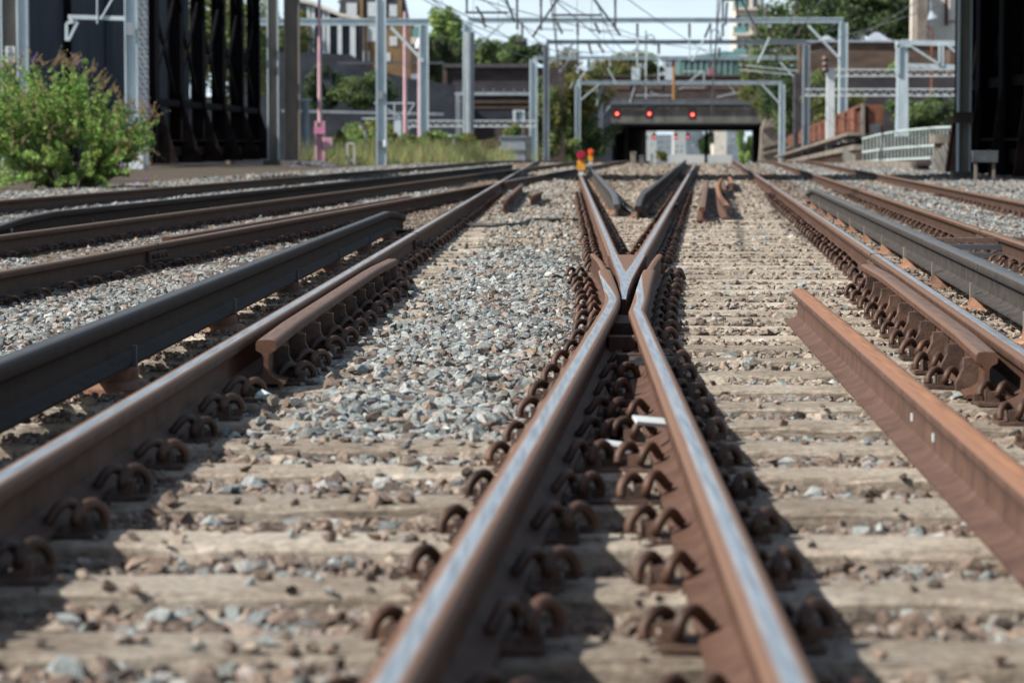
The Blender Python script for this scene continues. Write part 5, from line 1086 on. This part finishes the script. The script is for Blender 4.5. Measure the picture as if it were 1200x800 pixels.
# rusted parapet, oblique, near end face at 1012-1035
t = empty('rusted_parapet', B(1012, 124), 'rust-orange riveted steel parapet running away behind the portal post', 'parapet')
N0, N1 = Vector((P(1011, 150, 124).x, 124, 0)), Vector((P(926, 160, 232).x, 232, 0)); z0, z1 = ZP(157, 124), ZP(124, 124); y0_, y1_ = ZP(172, 232), ZP(160, 232)
mb = MB(); mb.add([(N0.x, N0.y, z0), (N1.x, N1.y, y0_), (N1.x, N1.y, y1_), (N0.x, N0.y, z1), (N0.x + .2, N0.y, z0), (N1.x + .2, N1.y, y0_), (N1.x + .2, N1.y, y1_), (N0.x + .2, N0.y, z1)], [(0, 3, 2, 1), (4, 5, 6, 7), (3, 7, 6, 2), (0, 1, 5, 4)]); mb.build('side_plates', 'rustdark', t)
mb = MB(); mb.span((N0.x + .205, 123.9, z0), (P(1035, 150, 124).x, 124.1, z1 + .05)); mb.build('end_plate', 'rust', t)
mb = MB(); mb.span((N0.x + .3, 123.75, z0), (P(1034, 150, 124).x - .1, 123.89, z0 + .45)); mb.build('patch', 'steeldark', t)
mb = MB(); mb.span((N0.x - .08, 123.7, z0 - .3), (N0.x + .06, 124, z1 + .1)); mb.build('end_post', 'stonepale', t)
mb = MB(); mb.bar((N0.x, N0.y, z1), (N1.x, N1.y, y1_), .3, .12); mb.build('top_rail', 'rust', t)
for i in range(1, 24):
    u = i / 24; p = N0.lerp(N1, u); a_, b_ = z0 + (y0_ - z0) * u, z1 + (y1_ - z1) * u; mb = MB(); mb.span((p.x - .22, p.y - .5, a_ + .05), (p.x - .02, p.y + (1.1 if i % 2 else .2), b_ - .1)); mb.build('rib', 'rust', t)
mb = MB(); mb.span((bx(1001, 114), 113.5, -.2), (bx(1012, 114), 118, ZP(172, 114))); mb.span((bx(1000, 114), 113.4, ZP(167, 114)), (bx(1013, 114), 118, ZP(162, 114))); tag(mb.build('ramp_end', 'concrete'), 'low concrete block where the platform ramp meets the green-grey railing', 'block')
# curved railing
t = empty('railing', B(1060, 100), 'curved green-grey vertical bar railing in front of the tapering mast', 'railing')
rp_ = [(1011, 163, 190, 108), (1030, 158, 189, 105), (1050, 154.5, 188, 102), (1072, 152, 187, 98), (1095, 150, 186, 95), (1118, 149, 185, 92), (1142, 150, 184, 90)]
def ri(x): return [float(np.interp(x, [q[0] for q in rp_], [q[k] for q in rp_])) for k in (1, 2, 3)]
for k, mid in enumerate((0, .58, .98)):
    mb = MB(); pts = []
    for x in np.linspace(1011, 1142, 24): a_, b_, d_ = ri(x); pts.append(tuple(P(x, a_ + (b_ - a_) * mid, d_)))
    mb.tube(pts, .045, 6); mb.build('rail', 'railing', t)
x = 1011.5; i = 0
while x < 1142:
    a_, b_, d_ = ri(x); p, q = P(x, a_ + .5, d_), P(x, b_, d_); w_ = .045
    if i in (4, 5, 6): w_ = .12
    mb = MB(); mb.bar((p.x, p.y, p.z), (q.x, q.y, q.z), w_, .03); mb.build('bar', 'railing', t); x += 4.1; i += 1
mb = MB(); mb.bar((bx(1000, 104), 104, .05), (bx(1078, 90), 90, .08), .6, .3); tag(mb.build('kerb', 'stonepale'), 'pale buff kerb along the foot of the curved railing', 'kerb')
# brick pier with rubble and timber
t = empty('stone_capped_pier', B(1098, 82), 'brick pier with a thick pale stone cap beside the dark mast on the right', 'pier')
mb = MB(); mb.span((bx(1097, 82), 81.6, 0), (bx(1111, 82), 82.4, ZP(168, 82))); mb.build('shaft', 'brickred', t); mb = MB(); mb.span((bx(1091.5, 82), 81.4, ZP(168, 82) + .002), (bx(1112, 82), 82.6, ZP(158, 82))); mb.build('cap', 'stonepale', t)
mb = MB()
for i in range(6):
    p, q = P(1091 + i * 3.4, 184 - i * 3.1, 80 + .1 * (i % 2)), P(1105 + i * 2.9, 211 - i * 1.0, 79 - i * .05); mb.bar(p, q, .05, .10)
tag(mb.build('broken_boards', 'concrete'), 'pale broken boards leaning against the stone-capped pier', 'boards')
mb = MB(); mb.span((bx(1073, 84), 83.6, 0), (bx(1087, 84), 84.4, ZP(194, 84))); t = tag(mb.build('short_pier', 'brickdark'), 'low dark pier with a flat top left of the broken boards', 'pier'); mb = MB(); mb.span((bx(1071, 84), 83.5, ZP(194, 84) + .002), (bx(1089, 84), 84.5, ZP(190, 84))); mb.build('cap', 'brickdark', t)
# heaps of dark gravel
def heap(name, px0, px1, ytop, D, lab, seed, rw=.9):
    xs = np.linspace(bx(px0, D), bx(px1, D), 26); r_ = np.random.default_rng(seed); h = ZP(ytop, D) - gz(D); ys = np.linspace(D - 1.5, D + 3, 12); X, Y = np.meshgrid(xs, ys)
    u = (X - xs[0]) / (xs[-1] - xs[0]); v_ = (Y - ys[0]) / (ys[-1] - ys[0]); Z = gz(D) - .1 + (h + .1) * np.sin(np.pi * u) ** .5 * np.sin(np.pi * v_) * r_.uniform(.75, 1.15, X.shape)
    idx = np.arange(X.size).reshape(X.shape); f = np.stack([idx[:-1, :-1], idx[:-1, 1:], idx[1:, 1:], idx[1:, :-1]], -1).reshape(-1, 4)
    return tag(mesh_np(name, np.stack([X, Y, Z], -1).reshape(-1, 3), f, M['gravelgrey']), lab, None, None, 'stuff')
heap('gravel_heap', 330, 398, 188, 104, 'dark gravel heaped at the foot of the brown masts', 1)
heap('gravel_heap', 1085, 1145, 204, 68, 'dark gravel heaped at the foot of the notice mast', 2)

# ---- vegetation
tree('broadleaf_tree', 484, 552, 8, 112, 275, 'bright green rounded tree right of the brick house', BRIGHT, 7000, .55, 26, seed=3)
tree('willow_tree', 500, 545, 42, 110, 262, 'grey-green drooping willow in front of the bright rounded tree', [(.13, .17, .09), (.09, .13, .06), (.16, .19, .11)], 4000, .6, 18, seed=4, aspect=.25, droop=1.5)
tree('broadleaf_tree', 544, 600, 48, 98, 300, 'mid green tree left above the long brick building', GREEN, 3000, .6, 14, seed=5)
tree('broadleaf_tree', 570, 640, 42, 98, 310, 'darker taller tree above the middle of the long brick building', DARK + GREEN, 3800, .6, 16, seed=6)
tree('shrub', 622, 668, 88, 192, 236, 'tangled green growth at the right end of the long brick building', GREEN + YELL, 4200, .4, 30, seed=71, trunk=False, cat='shrub', group='low shrubs')
tree('broadleaf_tree', 630, 722, 60, 150, 272, 'yellowish green tree hanging over the tracks left of the tunnel', YELL, 7000, .5, 26, seed=7)
tree('broadleaf_tree', 690, 776, 60, 104, 350, 'olive tree above the bridge parapet behind the portal beams', YELL + GREEN, 4500, .55, 18, seed=8)
tree('ivy_mass', 640, 722, 118, 192, 276, 'loose green ivy and shrubs covering the wall left of the tunnel', GREEN + YELL + DARK, 3600, .42, 34, seed=9, trunk=False, cat='ivy', group='climbing plants')
tree('shrub', 636, 690, 148, 194, 262, 'bright low shrub at the foot of the dark portal post', BRIGHT + YELL, 3000, .35, 14, seed=10, trunk=False, cat='shrub', group='low shrubs')
tree('shrub', 668, 712, 136, 192, 290, 'mid green shrub between the slender portal post and the tunnel wall', GREEN, 2000, .4, 12, seed=11, trunk=False, cat='shrub', group='low shrubs')
tree('broadleaf_tree', 884, 1000, -40, 105, 290, 'broad dark green tree behind the pale flats at upper right', GREEN + DARK, 9000, .6, 34, seed=12)
tree('broadleaf_tree', 965, 1095, -40, 62, 270, 'wide dark tree directly behind the rooflights at upper right', DARK + GREEN, 9000, .6, 34, seed=13)
tree('ivy_mass', 862, 935, 60, 140, 300, 'yellow-green climber hanging over the bridge end right of the tunnel', YELL + GREEN, 5000, .45, 20, seed=14, trunk=False, cat='ivy', group='climbing plants')
tree('shrub', 892, 950, 74, 165, 270, 'deep green shrub between the slender portal and the dark portal post', GREEN + DARK, 3500, .4, 16, seed=15, trunk=False, cat='shrub', group='low shrubs')
tree('shrub', 936, 1010, 78, 146, 200, 'shrubs growing on the long wall behind the short white mast', YELL + GREEN, 2200, .3, 12, seed=16, trunk=False, cat='shrub', group='low shrubs')
tree('buddleia', 948, 978, 132, 160, 180, 'pale yellow-green weeds above the rusted parapet', YELL, 1500, .3, 10, seed=17, trunk=False, cat='shrub', group='low shrubs')
tree('shrub', 1040, 1125, 104, 162, 175, 'dark green shrub behind the railing under the lattice beams', GREEN + DARK, 4500, .3, 20, seed=18, trunk=False, cat='shrub', group='low shrubs')
tree('shrub', 1035, 1060, 68, 90, 200, 'small bright shrub on the long brick wall beside the tapering mast', BRIGHT, 1200, .25, 8, seed=19, trunk=False, cat='shrub', group='low shrubs')
tree('shrub', 1098, 1140, 155, 206, 88, 'bright green weeds behind the broken boards and the dark mast', BRIGHT, 3000, .12, 14, seed=20, trunk=False, cat='shrub', group='low shrubs')
tree('shrub', 295, 372, -5, 100, 240, 'green foliage glimpsed between the two brown weathered masts', GREEN + YELL, 4500, .4, 20, seed=21, trunk=False, cat='shrub', group='low shrubs')
tree('shrub', 400, 440, -10, 22, 275, 'tree top showing above the white-piered building', GREEN, 1500, .5, 10, seed=22, trunk=False, cat='shrub', group='low shrubs')
tree('shrub', 350, 405, 72, 140, 228, 'dark climber on the slate wall behind the tall pink mast', DARK, 2500, .35, 12, seed=23, trunk=False, cat='ivy', group='climbing plants')
tree('shrub', 385, 470, 80, 132, 228, 'olive climber along the top of the slate wall', DARK + GREEN, 3000, .35, 16, seed=24, trunk=False, cat='ivy', group='climbing plants')
MIXV = BRIGHT + YELL + [(.22, .13, .05), (.15, .17, .09), (.05, .09, .03)]
for i, (x0, x1, y0, D, lab) in enumerate(((384, 412, 152, 128, 'weedy shrub with reddish tips beside the white hoop post'), (402, 446, 160, 132, 'mixed green weeds left of the broad pale mast'), (430, 470, 146, 150, 'darker shrub behind the broad pale mast'), (452, 500, 158, 134, 'green shrub at the foot of the bright pink mast'),
                                    (486, 530, 154, 140, 'yellow-green weeds below the dark navy board'), (518, 560, 148, 144, 'pale green weeds around the sleeved portal post'), (553, 592, 160, 156, 'low weeds behind the brick pier'), (590, 616, 145, 165, 'yellow-green weeds above the grey fence panels'))):
    t = tree('shrub', x0, x1, y0, 196, D, lab, MIXV, 3600, .22, 22, seed=40 + i, trunk=False, cat='shrub', group='weeds beside the left tracks')
# the flowering bush in front
bc = B(82, 53); bush = empty('flowering_bush', bc, 'big green bush with purple flower spikes and brown seed heads left of the tracks', 'bush')
r_ = np.random.default_rng(77); pts = []
prof_ = [(-30, 90), (0, 72), (18, 62), (36, 60), (50, 72), (68, 66), (90, 64), (104, 74), (118, 88), (130, 100), (150, 118), (168, 122), (186, 128)]
C = []; Rr = []; tips = []
for i in range(230):
    x = r_.uniform(-40, 182); yt = np.interp(x, [q[0] for q in prof_], [q[1] for q in prof_]); low = i % 3 == 0
    y = r_.uniform(150, 222) if low else yt + r_.uniform(0, 60) + (8 if i % 4 else -4)
    if x > 130: y = min(y, 205)
    tip = P(x, y, 53 + r_.uniform(-1.5, .8)); root = Vector((bc.x + (tip.x - bc.x) * .45, 53.2, max(.1, tip.z * .25))); mid = root.lerp(tip, .55) + Vector((0, 0, .22)); tips.append((root, mid, tip))
    for u in np.linspace(.35, 1, 7):
        p = root * (1 - u) ** 2 + mid * 2 * u * (1 - u) + tip * u * u; q = .16 - .09 * u; C.append(tuple(p)); Rr.append((q, q, q * .8))
v, f, c = leafset(C, Rr, 27000, .11, [(.22, .38, .09), (.28, .46, .12), (.15, .27, .06), (.36, .52, .17), (.24, .31, .10), (.42, .44, .15), (.18, .33, .10)], .33, .25, seed=78, shell=.5)
mesh_np('foliage', v, f, M['leaf'], c, parent=bush)
sp_v, sp_f, sp_c = [], [], []; stems = MB(); offv = 0
fl_n = 0
for i in range(125):
    x = r_.uniform(-10, 188); yt = np.interp(x, [q[0] for q in prof_], [q[1] for q in prof_]); y = yt + (r_.uniform(0, 14) if i < 70 else r_.uniform(10, 110)); p = P(x, y, 52 + r_.uniform(-1.6, .2))
    L_ = r_.uniform(.14, .30); d = Vector((r_.uniform(-.5, .9), r_.uniform(-.4, .2), r_.uniform(.1, .9))).normalized(); purple = i % 17 == 0
    base = p - d * .2; stems.tube([base, p], .006, 4)
    m_ = 70 if purple else 46
    cc = [tuple(p + d * L_ * (k / 5)) for k in range(6)]; rr = [(.035 * (1 - k / 7),) * 3 for k in range(6)] if purple else [(.04 * (1 - k / 8),) * 3 for k in range(6)]
    v, f, c = leafset(cc, rr, m_, .028, [(.30, .17, .42), (.38, .24, .5)] if purple else [(.34, .24, .13), (.40, .31, .17), (.26, .22, .11)], .6, seed=200 + i)
    sp_v.append(v); sp_f.append(f + offv); sp_c.append(c); offv += len(v)
mesh_np('flower_spikes', np.concatenate(sp_v), np.concatenate(sp_f), M['leaf'], np.concatenate(sp_c), parent=bush)
for k, (a, b_, c_) in enumerate(tips[:90]): stems.tube([(bc.x + (a.x - bc.x) * .4, 53.2, -.05), a, b_, c_], .012, 5, radii=[.02, .015, .01, .006])
stems.build('stems', 'bark', bush)['kind'] = 'stuff'
tree('broadleaf_tree', 205, 335, -30, 130, 205, 'green trees glimpsed through the black lattice girder', GREEN + YELL, 6000, .45, 30, seed=61)
tree('shrub', 395, 480, 140, 196, 190, 'mixed shrubs in front of the slate wall behind the pale cabinet', MIXV, 4500, .28, 26, seed=62, trunk=False, cat='shrub', group='weeds beside the left tracks')
tree('shrub', 470, 575, 158, 196, 180, 'long low thicket behind the sleeved portal post', MIXV, 5000, .28, 26, seed=63, trunk=False, cat='shrub', group='weeds beside the left tracks')
# fringe of dry weeds and stones along the left edge
xs = r_.uniform(0, 1, 2600); V_ = []
def grass(name, pts_fn, n, h, pal, lab, seed):
    r2 = np.random.default_rng(seed); p = pts_fn(r2, n); hh = h * r2.uniform(.4, 1.3, n); lean = r2.normal(0, .35, (n, 2)) * hh[:, None]; w_ = .006 + .012 * r2.random(n)
    th = r2.uniform(0, np.pi, n); dx, dy = np.cos(th) * w_, np.sin(th) * w_
    b0 = p + np.stack([dx, dy, 0 * dx], -1); b1 = p - np.stack([dx, dy, 0 * dx], -1); tp = p + np.stack([lean[:, 0], lean[:, 1], hh], -1)
    v = np.stack([b0, b1, tp], 1).reshape(-1, 3); f = np.arange(n * 3).reshape(n, 3); c = np.repeat(np.array(pal)[r2.integers(0, len(pal), n)] * r2.uniform(.7, 1.3, n)[:, None], 3, 0)
    return tag(mesh_np(name, v, f, M['leaf'], c), lab, None, None, 'stuff')
def strip(y0, y1, fx, d0, d1):
    def fn(r2, n):
        y = r2.uniform(y0, y1, n); x = np.array([fx(q) for q in y]) + r2.uniform(d0, d1, n); z = np.array([gz(q) for q in y]); return np.stack([x, y, z - .02], -1)
    return fn
grass('dry_grass', strip(112, 165, xa, -9, -2.2), 16000, 1.0, [(.40, .40, .20), (.30, .38, .14), (.22, .32, .10), (.42, .30, .16)], 'grass and weeds along the far left side of the tracks', 6)
